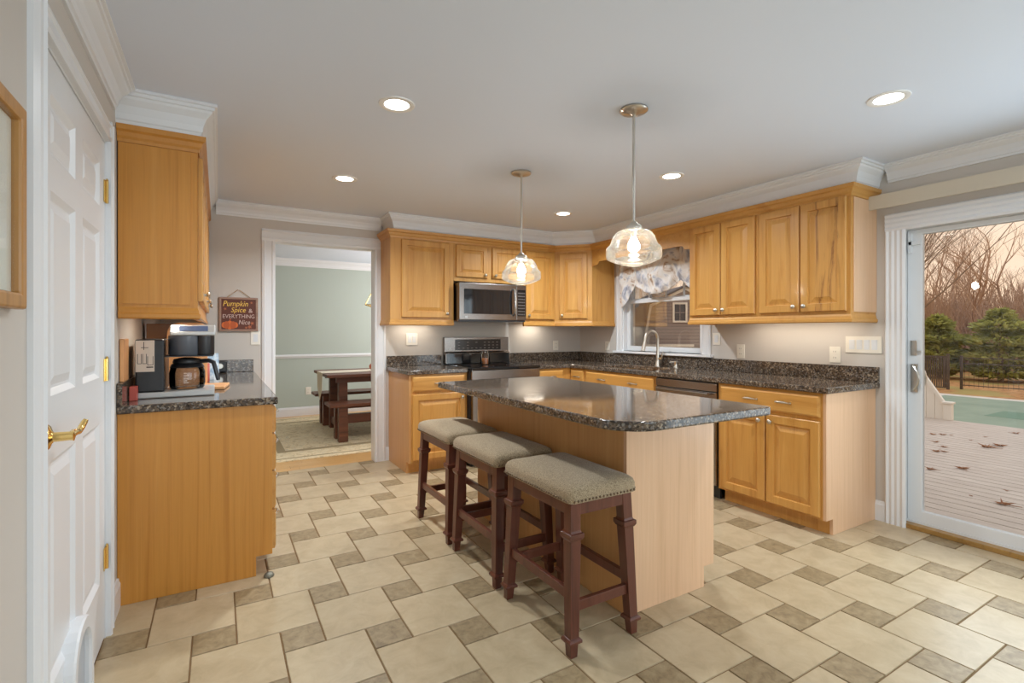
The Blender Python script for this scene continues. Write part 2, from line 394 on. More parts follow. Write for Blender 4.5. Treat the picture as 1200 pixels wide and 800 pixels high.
# ================================================================== the setting
# floor of large cream tiles with small taupe insets
a_, b_ = .3125, .1562; o_ = (.376, 2.597); g_ = .0028
mb = MB(); X0, X1, Y0, Y1 = XL-.01, XR+.03, YR, 4.89
mb.face([(X0, Y0, -.004), (X1, Y0, -.004), (X1, Y1, -.004), (X0, Y1, -.004)], 2)
def tile_at(x0, y0, s, mi):
    x1, y1 = min(x0+s-g_, X1), min(y0+s-g_, Y1); x0, y0 = max(x0+g_, X0), max(y0+g_, Y0)
    if x1-x0 < .008 or y1-y0 < .008: return
    r = lambda i, z: [(x0+i, y0+i, z), (x1-i, y0+i, z), (x1-i, y1-i, z), (x0+i, y1-i, z)]
    mb.ringset([r(0, -.004), r(.0015, 0)], (False, True), mi)
for i in range(-40, 41):
    for j in range(-40, 41):
        sx, sy = o_[0]+i*a_-j*b_, o_[1]-i*b_-j*a_          # top-left corner of a small tile
        if X0-.6 < sx < X1+.6 and Y0-.6 < sy < Y1+.6:
            tile_at(sx, sy-b_, b_, 1)
            tile_at(sx+b_, sy-b_, a_, 0)
struct(mb.build('floor', [M['tile'], M['stone'], M['grout']]), 'kitchen floor of large cream tiles with small taupe insets', 'floor')
mb = MB()
for k in range(40):
    y0 = 4.89+k*.083
    if y0 > YD: break
    x = -1.2-random.random()*.6
    while x < 4.3:
        w = random.uniform(.35, .8) if k < 4 else random.uniform(.7, 1.4)
        mb.box(max(x, -1.25)+.0008, y0+.0008, -.02, min(x+w, 4.3)-.0008, y0+.0822, 0); x += w
struct(mb.build('floor', M['oakfloor']), 'light oak strip floor of the dining room beyond the doorway', 'floor')
struct(MB().box(-1.4, YR-.1, HC, 4.4, YD+.1, HC+.1).build('ceiling', M['ceil']), 'smooth pale ceiling above the kitchen', 'ceiling')
# walls
DY0, DY1, DZ = 1.715, 2.615, 2.035                        # pantry door opening on the left wall
struct(MB().cells([YR-.1, DY0, DY1, YB], [0, DZ, HC], lambda i, j: not (i == 1 and j == 0), XL-.1, XL, 'x').build('wall_left', M['wall']), 'greige wall at the left around the white panelled door', 'wall')
struct(MB().box(XL-.35, DY0-.1, 0, XL-.3, DY1+.1, HC).build('wall_pantry', M['wall']), 'inner wall of the pantry behind the white door', 'wall')
struct(MB().cells([XL-.1, .425, 1.295, XR+.16], [0, 2.04, HC], lambda i, j: not (i == 1 and j == 0), YB, YB+.115, 'y').build('wall_back', M['wall']), 'greige back wall with the doorway and the range', 'wall')
SY0, SY1, SZ = -.35, 1.515, 1.915                          # sliding door opening
WY0, WY1, WZ0, WZ1 = 3.04, 4.07, 1.045, 2.02              # window opening
struct(MB().cells([YR-.1, SY0, SY1, WY0, WY1, YB], [0, WZ0, SZ, WZ1, HC], lambda i, j: not ((i == 1 and j < 2) or (i == 3 and j in (1, 2))), XR, XR+.16, 'x').build('wall_right', M['wall']), 'greige wall at the right with window and glass door', 'wall')
struct(MB().cells([XL-.1, .1, 3.3, XR+.16], [0, .5, 2.1, HC], lambda i, j: not (i == 1 and j == 1), YR-.1, YR, 'y').build('wall_rear', M['wall']), 'greige wall behind the camera with an added window opening', 'wall')
struct(MB().box(-1.3, YD, 0, 4.4, YD+.1, HC).build('wall_dining', M['sage']), 'sage green far wall of the dining room', 'wall')
struct(MB().box(-1.3, YB+.115, 0, -1.2, YD, HC).build('wall_dining_left', M['sage']), 'sage green left wall of the dining room', 'wall')
struct(MB().box(4.3, YB+.115, 0, 4.4, YD, HC).build('wall_dining_right', M['sage']), 'sage green right wall of the dining room', 'wall')
# mouldings
crown = [(0, -.11), (.010, -.11), (.012, -.098), (.018, -.094), (.022, -.075), (.034, -.05), (.056, -.032), (.060, -.024), (.068, -.022), (.070, -.012), (.080, -.010), (.080, -.0005), (0, -.0005)]
def crown_at(path, k=1.0, name='trim_1', label=''):
    struct(MB().sweep([(o, HC+z*k) for o, z in crown], path).build(name, M['white']), label, 'crown moulding')
crown_at([(XR, YR), (XR, 1.575)], 1, 'trim_1', 'white crown moulding over the glass door')
crown_at([(1.35, YB), (-.02, YB)], 1, 'trim_2', 'white crown moulding over the doorway')
crown_at([(XL, 2.77), (XL, YR)], 1, 'trim_3', 'white crown moulding over the panelled door')
crown_at([(XR, 1.646), (3.510, 1.646), (3.510, 4.19), (3.165, 4.535), (1.405, 4.535), (1.405, YB)], 1.31, 'trim_4', 'white crown moulding above the wall cabinets')
crown_at([(-.085, YB), (-.085, 2.85), (XL, 2.85)], 1.31, 'trim_5', 'white crown moulding above the cabinet beside the panelled door')
crown_at([(4.3, YB+.12), (4.3, YD), (-1.2, YD), (-1.2, YB+.12)], 1, 'trim_6', 'white crown moulding around the dining room')
base = [(0, 0), (.014, 0), (.014, .105), (.010, .115), (.008, .128), (0, .13)]
for nm, path, lb in (('baseboard_right', [(XR, 1.592), (XR, 1.648)], 'white baseboard between cabinet and glass door'),
                     ('baseboard_left', [(XL, 2.868), (XL, 2.70)], 'white baseboard between panelled door and amber cabinet'),
                     ('baseboard_front', [(XL, 1.62), (XL, YR)], 'white baseboard below the framed picture'),
                     ('baseboard_back', [(1.43, YB), (1.402, YB)], 'white baseboard between doorway and cabinet'),
                     ('baseboard_dining', [(4.3, YD), (-1.2, YD)], 'white baseboard along the sage wall')):
    struct(MB().sweep(base, path).build(nm, M['white']), lb, 'baseboard')
struct(MB().sweep([(0, .86), (.012, .86), (.016, .875), (.028, .885), (.028, .898), (.014, .912), (0, .915)], [(4.3, YD), (-1.2, YD)]).build('trim_7', M['white']), 'white chair rail across the sage wall', 'chair rail')
# doorway casing with jamb
def casing_bars(w, y_front, thick):
    return [(0, 0), (w, 0)]
mb = MB()
cp = [(0, .0), (.0, .018), (.02, .022), (.03, .016), (.075, .014), (.085, .020), (.105, .012), (.105, 0)]   # (across, out): inner edge to outer edge
def casing_y(mb, x0, x1, zt, y, out):                     # casing round an opening in a wall y = const
    for sx, xe in ((-1, x0), (1, x1)):
        mb.prism([(xe+sx*u, y+out*v) for u, v in cp], 'z', 0, zt)
    rings = []
    mb.prism([(y+out*v, zt+u) for u, v in cp], 'x', x0-.105, x1+.105)
casing_y(mb, .425, 1.295, 2.04, YB, -1); casing_y(mb, .425, 1.295, 2.04, YB+.115, 1)
mb.box(.413, YB-.002, 0, .427, YB+.117, 2.04); mb.box(1.293, YB-.002, 0, 1.307, YB+.117, 2.04); mb.box(.413, YB-.002, 2.038, 1.307, YB+.117, 2.052)
struct(mb.build('trim_8', M['white']), 'white casing around the doorway to the dining room', 'door casing')

# pantry door on the left wall
d1 = thing('door_1', 'white six-panel door with brass lever and pet flap', 'door', (XL, 0, 0), kind='structure')
mb = MB()
cpx = [(0, 0), (0, .018), (.012, .022), (.02, .016), (.055, .014), (.062, .020), (.085, .012), (.085, 0)]
for sy, ye in ((-1, DY0+.005), (1, DY1-.005)):
    mb.prism([(v, ye+sy*u) for u, v in cpx], 'z', 0, DZ+.08)
mb.prism([(v, DZ-.005+u) for u, v in cpx], 'y', DY0+.005, DY1-.005)
mb.box(-.1, DY0, 0, .001, DY0+.014, DZ); mb.box(-.1, DY1-.014, 0, .001, DY1, DZ); mb.box(-.1, DY0, DZ-.014, .001, DY1, DZ)
mb.box(-.06, DY0+.014, 0, -.038, DY0+.026, DZ); mb.box(-.06, DY1-.026, 0, -.038, DY1-.014, DZ)
mb.build('casing', M['white'], d1)
# slab in local XZ, facing -Y ; rotated +90 so that it faces +X
W_, H_ = DY1-DY0-.032, DZ-.03
slab = MB(); rg = [(0, 0), (.018, .012), (.026, .012), (.052, .004)]
ys = [0, .105, .385, .485, .765, W_]; zs = [0, .25, .88, 1.06, 1.63, 1.73, 1.90, H_]
slab.cells(ys, zs, lambda i, j: not (i in (1, 3) and j in (1, 3, 5)), 0, .036, 'y')
for i in (1, 3):
    for j in (1, 3, 5):
        slab.panel(ys[i+1]-ys[i], zs[j+1]-zs[j], .036, rg, ys[i], zs[j], 0)
slab.build('door_panel', M['white'], d1, (-.001, DY0+.016, .012), PI/2)
def add_hinge(z):
    mb = MB(); mb.lathe([(.0055, -.045), (.0055, .045)], (0.006, 0, 0), seg=10); mb.lathe([(.003, .045), (.006, .048), (.003, .055)], (.006, 0, 0), seg=10)
    mb.box(.0, -.03, -.045, .003, .03, .045)
    mb.build('hinge', M['brass'], d1, (0, DY1-.016, z), smooth=True)
for z in (.33, 1.095, 1.82): add_hinge(z)
mb = MB(); mb.lathe([(.0, 0), (.036, 0), (.036, .006), (.030, .012), (.018, .016), (.013, .02), (.012, .055), (.014, .062), (0, .066)], axis='x', seg=24)
mb.tube([(.052, 0, 0), (.056, .03, .004), (.056, .06, .0), (.055, .085, -.004), (.057, .105, .004), (.062, .118, .018), (.066, .120, .026)], [.010, .010, .009, .008, .0085, .008, .006], 10)
mb.build('door_handle', M['brass'], d1, (-.001, 1.775, .968), smooth=True)
# pet flap
mb = MB(); n = 14; A = []
def arch(w, h0, n=14): return [(-w, 0), *[(-w*math.cos(PI*k/n), h0+w*math.sin(PI*k/n)) for k in range(n+1)], (w, 0)]
o1, i1 = arch(.135, .17), arch(.098, .165)
mb.ringset([[(x, .012, z) for x, z in o1], [(x, -.022, z) for x, z in o1], [(x*.97, -.028, z*.985) for x, z in o1], [(x*1.04, -.028, z*1.01) for x, z in i1], [(x, -.02, z) for x, z in i1], [(x, 0, z) for x, z in i1]], (False, False))
pf = mb.build('pet_flap', M['white'], d1, (-.001, 2.10, .016), PI/2)
MB().prism(i1, 'y', -.008, -.002).build('flap', mat('flap_plastic', lin((176, 180, 186)), .3), pf)

# window over the sink
w1 = thing('window_1', 'white double-hung window above the sink', 'window', (0, 0, 0), kind='structure')
mb = MB()
for sy, ye in ((1, WY1), (-1, WY0)):
    mb.prism([(XR-v, ye+sy*u*.92) for u, v in cp], 'z', WZ0, WZ1)
mb.prism([(XR-v, WZ1+u*.7) for u, v in cp], 'y', WY0-.097, WY1+.097)
mb.box(XR-.002, WY0-.001, WZ0, XR+.16, WY0+.014, WZ1); mb.box(XR-.002, WY1-.014, WZ0, XR+.16, WY1+.001, WZ1); mb.box(XR-.002, WY0, WZ1-.014, XR+.16, WY1, WZ1)
mb.build('window_frame', M['white'], w1, bevel=.002)
MB().box(XR-.045, WY0-.12, WZ0-.022, XR+.16, WY1+.12, WZ0).build('window_sill', M['white'], w1, bevel=.004)
zm = 1.575
def sash(x, z0, z1, name):
    y0, y1 = WY0+.016, WY1-.016; mb = MB()
    mb.cells([y0, y0+.045, y1-.045, y1], [z0, z0+.05, z1-.035, z1], lambda i, j: not (i == 1 and j == 1), x, x+.035, 'x')
    return mb, y0+.045, y1-.045, z0+.05, z1-.035
mb, y0, y1, z0, z1 = sash(XR+.045, WZ0+.004, zm+.015, 'lower'); s1 = mb.build('sash', M['vinyl'], w1, bevel=.002)
MB().box(XR+.06, y0, z0, XR+.064, y1, z1).build('glass_pane', M['glass'], s1)
mb, y0, y1, z0, z1 = sash(XR+.085, zm-.02, WZ1-.016, 'upper')
for k in (1, 2, 3): yy = y0+(y1-y0)*k/4; mb.box(XR+.092, yy-.009, z0, XR+.104, yy+.009, z1)
s2 = mb.build('sash', M['vinyl'], w1, bevel=.002)
MB().box(XR+.106, y0, z0, XR+.110, y1, z1).build('glass_pane', M['glass'], s2)

# unseen window, added behind the camera to let sky light in
w2 = thing('added_window', 'wide white window added behind the camera for its light', 'window', (0, YR, 0), kind='structure')
MB().cells([.1, .16, 1.14, 1.2, 2.2, 2.26, 3.24, 3.3], [.5, .56, 2.04, 2.1], lambda i, j: not (i in (1, 3, 5) and j == 1), -.09, -.03, 'y').build('window_frame', M['vinyl'], w2)
MB().box(.12, -.065, .52, 3.28, -.06, 2.08).build('glass_pane', M['glass'], w2)

# sliding glass door
d2 = thing('door_2', 'white framed sliding glass door to the deck', 'door', (0, 0, 0), kind='structure')
mb = MB()
cs = [(0, 0), (0, .014), (.015, .02), (.03, .014), (.045, .019), (.06, .014), (.075, .019), (.09, .014), (.105, .02), (.114, .014), (.114, 0)]
for sy, ye in ((1, SY1-.038), (-1, SY0+.038)):
    mb.prism([(XR-v, ye+sy*u) for u, v in cs], 'z', 0, SZ-.01)
mb.prism([(XR-v, SZ-.012+u) for u, v in cs], 'y', SY0-.076, SY1+.076)
mb.build('casing', M['white'], d2)
mb = MB(); mb.box(XR, SY1-.02, .03, XR+.16, SY1, SZ); mb.box(XR, SY0, .03, XR+.16, SY0+.02, SZ); mb.box(XR, SY0, SZ-.012, XR+.16, SY1, SZ)
mb.box(XR+.05, SY0, .03, XR+.16, SY1, .045)
mb.build('door_frame', M['vinyl'], d2)
MB().box(XR-.005, SY0+.02, .0005, XR+.16, SY1-.02, .03).build('threshold', M['sillwood'], d2, bevel=.003)
def slider(x, y0, y1, nm):
    MB().cells([y0, y0+.078, y1-.078, y1], [.045, .112, SZ-.045, SZ-.013], lambda i, j: not (i == 1 and j == 1), x, x+.04, 'x').build('sliding_panel', M['vinyl'], d2, bevel=.003)
    MB().box(x+.017, y0+.07, .10, x+.022, y1-.07, SZ-.04).build('glass_pane', M['glass'], d2)
slider(XR+.055, .55, SY1-.022, 'a'); slider(XR+.105, SY0+.022, .64, 'b')
for sx, xx in ((-1, XR+.055), (1, XR+.095)):
    mb = MB(); yh = SY1-.06
    mb.box(min(xx, xx+sx*.006), yh-.018, .865, max(xx, xx+sx*.006), yh+.018, 1.045)
    pts = [(xx+sx*.004, yh+.005, 1.03), (xx+sx*.022, yh-.004, 1.026), (xx+sx*.032, yh-.026, .995), (xx+sx*.034, yh-.034, .955), (xx+sx*.032, yh-.026, .915), (xx+sx*.022, yh-.004, .884), (xx+sx*.004, yh+.005, .88)]
    mb.tube(pts, .008, 8); mb.build('pull_handle', M['nickel'], d2, smooth=True)
mb = MB(); mb.box(XR+.048, SY1-.075, 1.10, XR+.056, SY1-.04, 1.195); mb.tube([(XR+.046, SY1-.07, 1.125), (XR+.040, SY1-.10, 1.127)], .005, 8)
mb.build('latch', M['nickel'], d2, bevel=.003)
mb = MB(); mb.box(XR+.042, SY1-.05, SZ-.16, XR+.056, SY1-.028, SZ-.03); mb.box(XR+.042, SY1-.095, SZ-.11, XR+.056, SY1-.03, SZ-.085)
mb.build('security_bracket', M['vinyl'], d2, bevel=.002)
# cornice of the blind above the sliding door
mb = MB(); mb.cells([XR-.11, XR-.098, XR-.001], [SY0-.3, 1.655, 1.667], lambda i, j: i == 0 or j == 1, 2.045, 2.135)
tag(mb.build('blind_cornice', M['valance'], bevel=.002), 'long beige cornice board mounted above the glass door', 'cornice')

# ================================================================== cabinets
knob_me = MB().lathe([(.004, 0), (.006, -.001), (.005, -.010), (.009, -.014), (.0145, -.018), (.0150, -.022), (.011, -.027), (0, -.029)], axis='y', seg=14).mesh('knob', M['nickel'], True)
def pull_mesh():
    mb = MB()
    for s in (-1, 1): mb.lathe([(.008, 0), (.007, -.006), (.004, -.012)], (s*.045, 0, 0), 'y', 10)
    mb.tube([(-.045, -.006, 0), (-.042, -.022, .002), (-.02, -.030, .004), (0, -.031, .005), (.02, -.030, .004), (.042, -.022, .002), (.045, -.006, 0)], [.005, .005, .007, .0085, .007, .005, .005], 8)
    return mb.mesh('pull', M['nickel'], True)
pull_me = pull_mesh()
RAISED = [(0, .005), (.005, 0), (.052, 0), (.056, .012), (.066, .012), (.098, .002)]
RAISED_S = [(0, .005), (.005, 0), (.045, 0), (.052, .009), (.058, .009), (.078, .002)]
FLAT = [(0, .007), (.010, .0015), (.013, 0)]
def door(cab, x0, x1, z0, z1, knob=None, m='maple', small=False, name='door'):
    d = MB().panel(x1-x0, z1-z0, .0195, RAISED_S if small else RAISED).build(name, M[m], cab, (x0, -.0205, z0))
    if knob: put('knob', knob_me, d, (knob[0]-x0, 0, knob[1]-z0))
    return d
def drawer(cab, x0, x1, z0, z1, pulls=(), knobs=(), name='drawer'):
    d = MB().panel(x1-x0, z1-z0, .0195, FLAT).build(name, M['maple_h'], cab, (x0, -.0205, z0))
    for px in pulls: put('pull', pull_me, d, (px-x0, 0, (z1-z0)/2))
    for px in knobs: put('knob', knob_me, d, (px-x0, 0, (z1-z0)/2))
    return d
def base_cab(label, loc, rz, w, d=.605, m='maple', group='base cabinets', ends=(), endmat='blond'):
    c = thing('base_cabinet', label, 'base cabinet', loc, rz, group)
    x0 = .019 if 'l' in ends else 0; x1 = w-.019 if 'r' in ends else w
    prof = [(0, .10), (0, .874), (d, .874), (d, 0.001), (.075, 0.001), (.075, .10)]
    MB().prism(prof, 'x', x0, x1).build('carcass', M[m], c)
    for e, a, b in (('l', 0, .0185), ('r', w-.0185, w)):
        if e in ends: MB().prism(prof, 'x', a, b).build('end_panel', M[endmat], c)
    return c
def wall_cab(label, loc, rz, w, z0=1.345, z1=2.188, d=.325, m='maple', rail=True, ends=(), endmat=None, group='wall cabinets'):
    c = thing('upper_cabinet', label, 'wall cabinet', loc, rz, group)
    MB().cells([0, .018, w-.018, w], [0, .018, d], lambda i, j: True, z0+.02, z1).build('carcass', M[m], c)
    e = MB()
    if endmat:
        for k, xa in (('l', 0), ('r', w)):
            if k in ends:
                s = -1 if k == 'l' else 1
                MB().box(min(xa+s*.0005, xa+s*.006), .03, z0+.035, max(xa+s*.0005, xa+s*.006), d-.002, z1-.075).build('end_panel', M[endmat], c)
    if rail:
        pr = [(-.018, z0-.034), (.006, z0-.034), (.012, z0-.028), (.012, z0-.012), (.006, z0-.006), (.004, z0+.008), (.0, z0+.02), (-.018, z0+.02)]
        path = ([(w, d-.002)] if 'r' in ends else []) + [(w, 0), (0, 0)] + ([(0, d-.002)] if 'l' in ends else [])
        MB().sweep(pr, path).build('light_rail', M['plain_'+m], c)
    return c
# ---- left run (faces +x)
RZL = PI/2
c = base_cab('amber base cabinet with plain end panel facing the room, nearest the panelled door', (.24, 2.868, 0), RZL, .60, d=.638, m='amber', ends=('l',), endmat='amber', group='base cabinets of the coffee counter')
for z0, z1 in ((.725, .862), (.53, .715), (.33, .52), (.118, .32)): drawer(c, .022, .59, z0, z1, pulls=(.306,))
c = base_cab('middle amber base cabinet under the coffee counter', (.24, 3.469, 0), RZL, .67, d=.638, m='amber', group='base cabinets of the coffee counter')
drawer(c, .02, .65, .725, .862, pulls=(.335,)); door(c, .02, .33, .118, .71, (.30, .66)); door(c, .34, .65, .118, .71, (.37, .66))
c = base_cab('far amber base cabinet under the coffee counter, against the back wall', (.24, 4.14, 0), RZL, .674, d=.638, m='amber', group='base cabinets of the coffee counter')
drawer(c, .02, .65, .725, .862, pulls=(.335,)); door(c, .02, .33, .118, .71, (.30, .66)); door(c, .34, .65, .118, .71, (.37, .66))
c = wall_cab('amber wall cabinet with plain end panel, nearest the panelled door', (-.088, 2.868, 0), RZL, .65, d=.308, m='amber', ends=('l',), endmat='amber', group='wall cabinets above the coffee counter')
door(c, .018, .32, 1.40, 2.10, (.285, 1.45), m='maple_streak'); door(c, .328, .63, 1.40, 2.10, (.36, 1.45))
c = wall_cab('middle amber wall cabinet above the coffee counter', (-.088, 3.519, 0), RZL, .65, d=.308, m='amber', group='wall cabinets above the coffee counter')
door(c, .018, .32, 1.40, 2.10, (.285, 1.45)); door(c, .328, .63, 1.40, 2.10, (.36, 1.45))
c = wall_cab('far amber wall cabinet above the coffee counter, beside the hanging sign', (-.088, 4.17, 0), RZL, .64, d=.308, m='amber', group='wall cabinets above the coffee counter')
door(c, .018, .31, 1.40, 2.10, (.275, 1.45)); door(c, .318, .62, 1.40, 2.10, (.35, 1.45))
# ---- back run (faces -y)
c = base_cab('maple base cabinet between the doorway and the range', (1.43, 4.207, 0), 0, .555, ends=('l',), endmat='tan', group='base cabinets around the range')
drawer(c, .026, .53, .725, .858, pulls=(.28,)); door(c, .026, .53, .125, .70, (.495, .655))
c = base_cab('narrow maple base cabinet in the corner right of the range', (2.757, 4.207, 0), 0, .42, group='base cabinets around the range')
drawer(c, .02, .32, .725, .858, pulls=(.17,)); door(c, .02, .32, .125, .70, (.05, .655))
c = wall_cab('maple wall cabinet with one wide door left of the microwave', (1.35, 4.492, 0), 0, .625, ends=('l',), group='wall cabinets around the microwave')
door(c, .10, .575, 1.385, 2.105, (.545, 1.425))
c = wall_cab('short maple wall cabinet with two doors above the microwave', (1.977, 4.492, 0), 0, .80, z0=1.73, rail=False, group='wall cabinets around the microwave')
door(c, .02, .365, 1.79, 2.105, (.335, 1.82), small=True); door(c, .42, .765, 1.79, 2.105, (.45, 1.82), small=True)
c = wall_cab('maple wall cabinet with one door right of the microwave', (2.779, 4.492, 0), 0, .40, group='wall cabinets around the microwave')
door(c, .02, .385, 1.385, 2.105, (.05, 1.425))
# diagonal corner cabinet
c = thing('upper_cabinet', 'diagonal maple wall cabinet in the corner beside the window', 'wall cabinet', (3.181, 4.492, 0), -PI/4, 'wall cabinets around the microwave')
dl = .287*math.sqrt(2)
def loc2(x, y):                                             # world -> the diagonal cabinet's own axes
    v = Vector((x-3.181, y-4.492)); k = math.sqrt(.5); return (k*(v.x-v.y), k*(v.x+v.y))
corner = [(3.181, 4.492), (3.468, 4.205), (3.786, 4.205), (3.786, 4.815), (3.181, 4.815)]
MB().prism([loc2(*p) for p in corner], 'z', 1.365, 2.188).build('carcass', M['maple'], c)
pr = [(-.018, 1.311), (.006, 1.311), (.012, 1.317), (.012, 1.333), (.006, 1.339), (.004, 1.353), (0, 1.365), (-.018, 1.365)]
MB().sweep(pr, [loc2(3.786, 4.205), loc2(3.468, 4.205), loc2(3.181, 4.492)]).build('light_rail', M['plain_maple'], c)
door(c, .05, dl-.05, 1.395, 2.10, (.085, 1.43))
# ---- right run (faces -x)
RZR = -PI/2
c = base_cab('narrow maple base cabinet at the inner corner beside the sink', (3.178, 4.206, 0), RZR, .255, group='base cabinets along the window wall')
drawer(c, .03, .235, .725, .858, pulls=(.13,)); door(c, .03, .235, .125, .70, (.06, .655), small=True)
c = base_cab('maple sink base cabinet with a wide false drawer front', (3.178, 3.95, 0), RZR, .94, group='base cabinets along the window wall')
drawer(c, .022, .92, .725, .858, pulls=(.26, .68), name='drawer_front'); door(c, .022, .465, .125, .70, (.435, .655)); door(c, .475, .92, .125, .70, (.505, .655))
c = base_cab('maple base cabinet with wide drawer and two doors at the glass-door end', (3.178, 2.405, 0), RZR, .757, ends=('r',), endmat='blond', group='base cabinets along the window wall')
drawer(c, .025, .725, .725, .858, pulls=(.27, .50)); door(c, .025, .371, .115, .70, (.335, .655)); door(c, .379, .725, .115, .70, (.415, .655))
c = wall_cab('two-door maple wall cabinet beside the window', (3.462, 2.905, 0), RZR, .625, ends=('l',), group='wall cabinets along the window wall')
door(c, .016, .308, 1.385, 2.12, (.28, 1.425)); door(c, .316, .608, 1.385, 2.12, (.345, 1.425))
c = wall_cab('two-door maple wall cabinet with dark-streaked door at the glass-door end', (3.462, 2.279, 0), RZR, .631, ends=('r',), endmat='blond', group='wall cabinets along the window wall')
door(c, .018, .312, 1.385, 2.12, (.28, 1.425)); dd = door(c, .320, .612, 1.385, 2.12, (.352, 1.425), m='maple_streak'); dd['label'] = 'door with dark brown figure in its panel'
# wood crown over the wall cabinets
wc = [(-.01, 2.118), (.004, 2.118), (.006, 2.132), (.014, 2.142), (.020, 2.160), (.032, 2.168), (.034, 2.191), (-.01, 2.191)]
tag(MB().sweep(wc, [(3.786, 1.647), (3.461, 1.647), (3.461, 4.205), (3.181, 4.491), (1.349, 4.491), (1.349, 4.815)]).build('cabinet_crown', M['plain_maple']), 'long maple crown strip topping the cabinets of the range and window walls', 'crown strip')
tag(MB().sweep(wc, [(-.087, 4.81), (-.087, 2.867), (-.398, 2.867)]).build('cabinet_crown', M['plain_amber']), 'amber crown strip topping the wall cabinets above the coffee counter', 'crown strip')
# arched board across the window
mb = MB(); ya, yb = 2.907, 4.203; pts = [(ya, 2.188), (yb, 2.188), (yb, 1.955), (yb-.06, 1.962)]
pts += [(yb-.06-.05*math.sin(k*PI/10), 1.962+.035*(1-math.cos(k*PI/10))) for k in range(1, 6)]
pts += [(ya+.11-.05*math.sin(k*PI/10), 1.962+.035*math.cos(k*PI/10)) for k in range(0, 6)]
pts += [(ya, 1.955)]
tag(MB().prism(pts, 'x', 3.463, 3.481).build('arched_valance_board', M['maple_h']), 'maple board with arched lower edge bridging the cabinets over the window', 'valance board')

# ---- worktops
def worktop(name, label, mb, splash):
    t = thing(name, label, 'worktop'); mb.build('slab', M['granite'], t, bevel=.007, seg=3)
    for s in splash: MB().box(*s).build('backsplash', M['granite'], t, bevel=.003)
zt0, zt1 = .8755, .914
worktop('granite_worktop', 'dark granite worktop under the coffee maker', MB().box(XL+.002, 2.846, zt0, .265, YB-.002, zt1), [(XL+.002, 2.85, zt1, XL+.022, YB-.003, 1.016), (XL+.023, YB-.022, zt1, .255, YB-.002, 1.016)])
worktop('granite_worktop', 'short granite worktop between the doorway and the range', MB().box(1.405, 4.182, zt0, 1.986, YB-.002, zt1), [(1.41, YB-.022, zt1, 1.975, YB-.002, 1.016)])
xs = [2.756, 3.153, 3.25, 3.63, XR-.002]; ys_ = [1.622, 3.14, 3.86, 4.182, YB-.002]
worktop('granite_worktop', 'long L-shaped granite worktop holding the sink', MB().cells(xs, ys_, lambda i, j: (i >= 1 or j == 3) and not (i == 2 and j == 1), zt0, zt1), [(2.77, YB-.022, zt1, XR-.023, YB-.002, 1.016), (XR-.022, 1.625, zt1, XR-.002, YB-.003, 1.016)])
# sink
sk = thing('sink', 'undermounted stainless sink below the window', 'sink', (3.44, 3.5, 0))
mb = MB(); r = lambda i, z: [(-.186+i, -.356+i, z), (.186-i, -.356+i, z), (.186-i, .356-i, z), (-.186+i, .356-i, z)]
mb.ringset([r(0, .874), r(0, .72), r(.02, .70)], (False, True)); mb.build('basin', M['steel'], sk)
MB().lathe([(.0, .7015), (.04, .7015), (.045, .7035), (0.03, .7045), (0, .7045)], seg=20).build('drain', M['chrome'], sk, smooth=True)
# faucet
fc = thing('kitchen_faucet', 'brushed nickel pull-down faucet arching over the sink', 'faucet', (3.70, 3.49, zt1))
MB().lathe([(.0, .0005), (.030, .0005), (.030, .006), (.025, .014), (.019, .06), (.017, .12), (.014, .15)], seg=20).build('base', M['nickel'], fc, smooth=True)
pts = [(0, 0, .14), (0, 0, .24)] + [(-.085+.085*math.cos(k*PI/10), 0, .26+.085*math.sin(k*PI/10)) for k in range(0, 11)] + [(-.178, 0, .225)]
MB().tube(pts, .0125, 12).build('spout', M['nickel'], fc, smooth=True)
MB().tube([(-.174, 0, .235), (-.186, 0, .20), (-.198, 0, .155)], [.015, .017, .020], 14).build('spray_head', M['nickel'], fc, smooth=True)
MB().tube([(0, -.014, .075), (0, -.045, .08), (.0, -.055, .10), (.004, -.062, .15)], [.013, .013, .009, .006], 10).build('lever', M['nickel'], fc, smooth=True)
sdp = thing('soap_dispenser', 'small nickel soap dispenser beside the faucet', 'soap dispenser', (3.705, 3.27, zt1))
mb = MB().lathe([(0, .0005), (.021, .0005), (.021, .008), (.016, .014), (.015, .045), (.018, .05), (.018, .058), (0, .062)], seg=16); mb.build('body', M['nickel'], sdp, smooth=True)
MB().tube([(0, 0, .052), (-.03, .02, .055), (-.05, .034, .048)], [.007, .006, .005], 8).build('nozzle', M['nickel'], sdp, smooth=True)

# ---- dishwasher
dw = thing('dishwasher', 'black stainless dishwasher under the worktop beside the sink', 'dishwasher', (3.178, 3.008, 0), RZR)
MB().box(.004, .0, .11, .598, .58, .872).build('body', M['black'], dw)
MB().box(.006, -.022, .115, .596, -.001, .80).build('door', M['blacksteel'], dw, bevel=.004)
MB().box(.006, -.018, .806, .596, -.001, .866).build('control_panel', M['blacksteel'], dw, bevel=.003)
MB().box(.03, .06, .002, .57, .08, .109).build('kick_plate', M['black'], dw)
MB().tube([(.05, -.03, .79), (.05, -.055, .79), (.55, -.055, .79), (.55, -.03, .79)], .009, 8).build('handle', M['blacksteel'], dw, smooth=True)

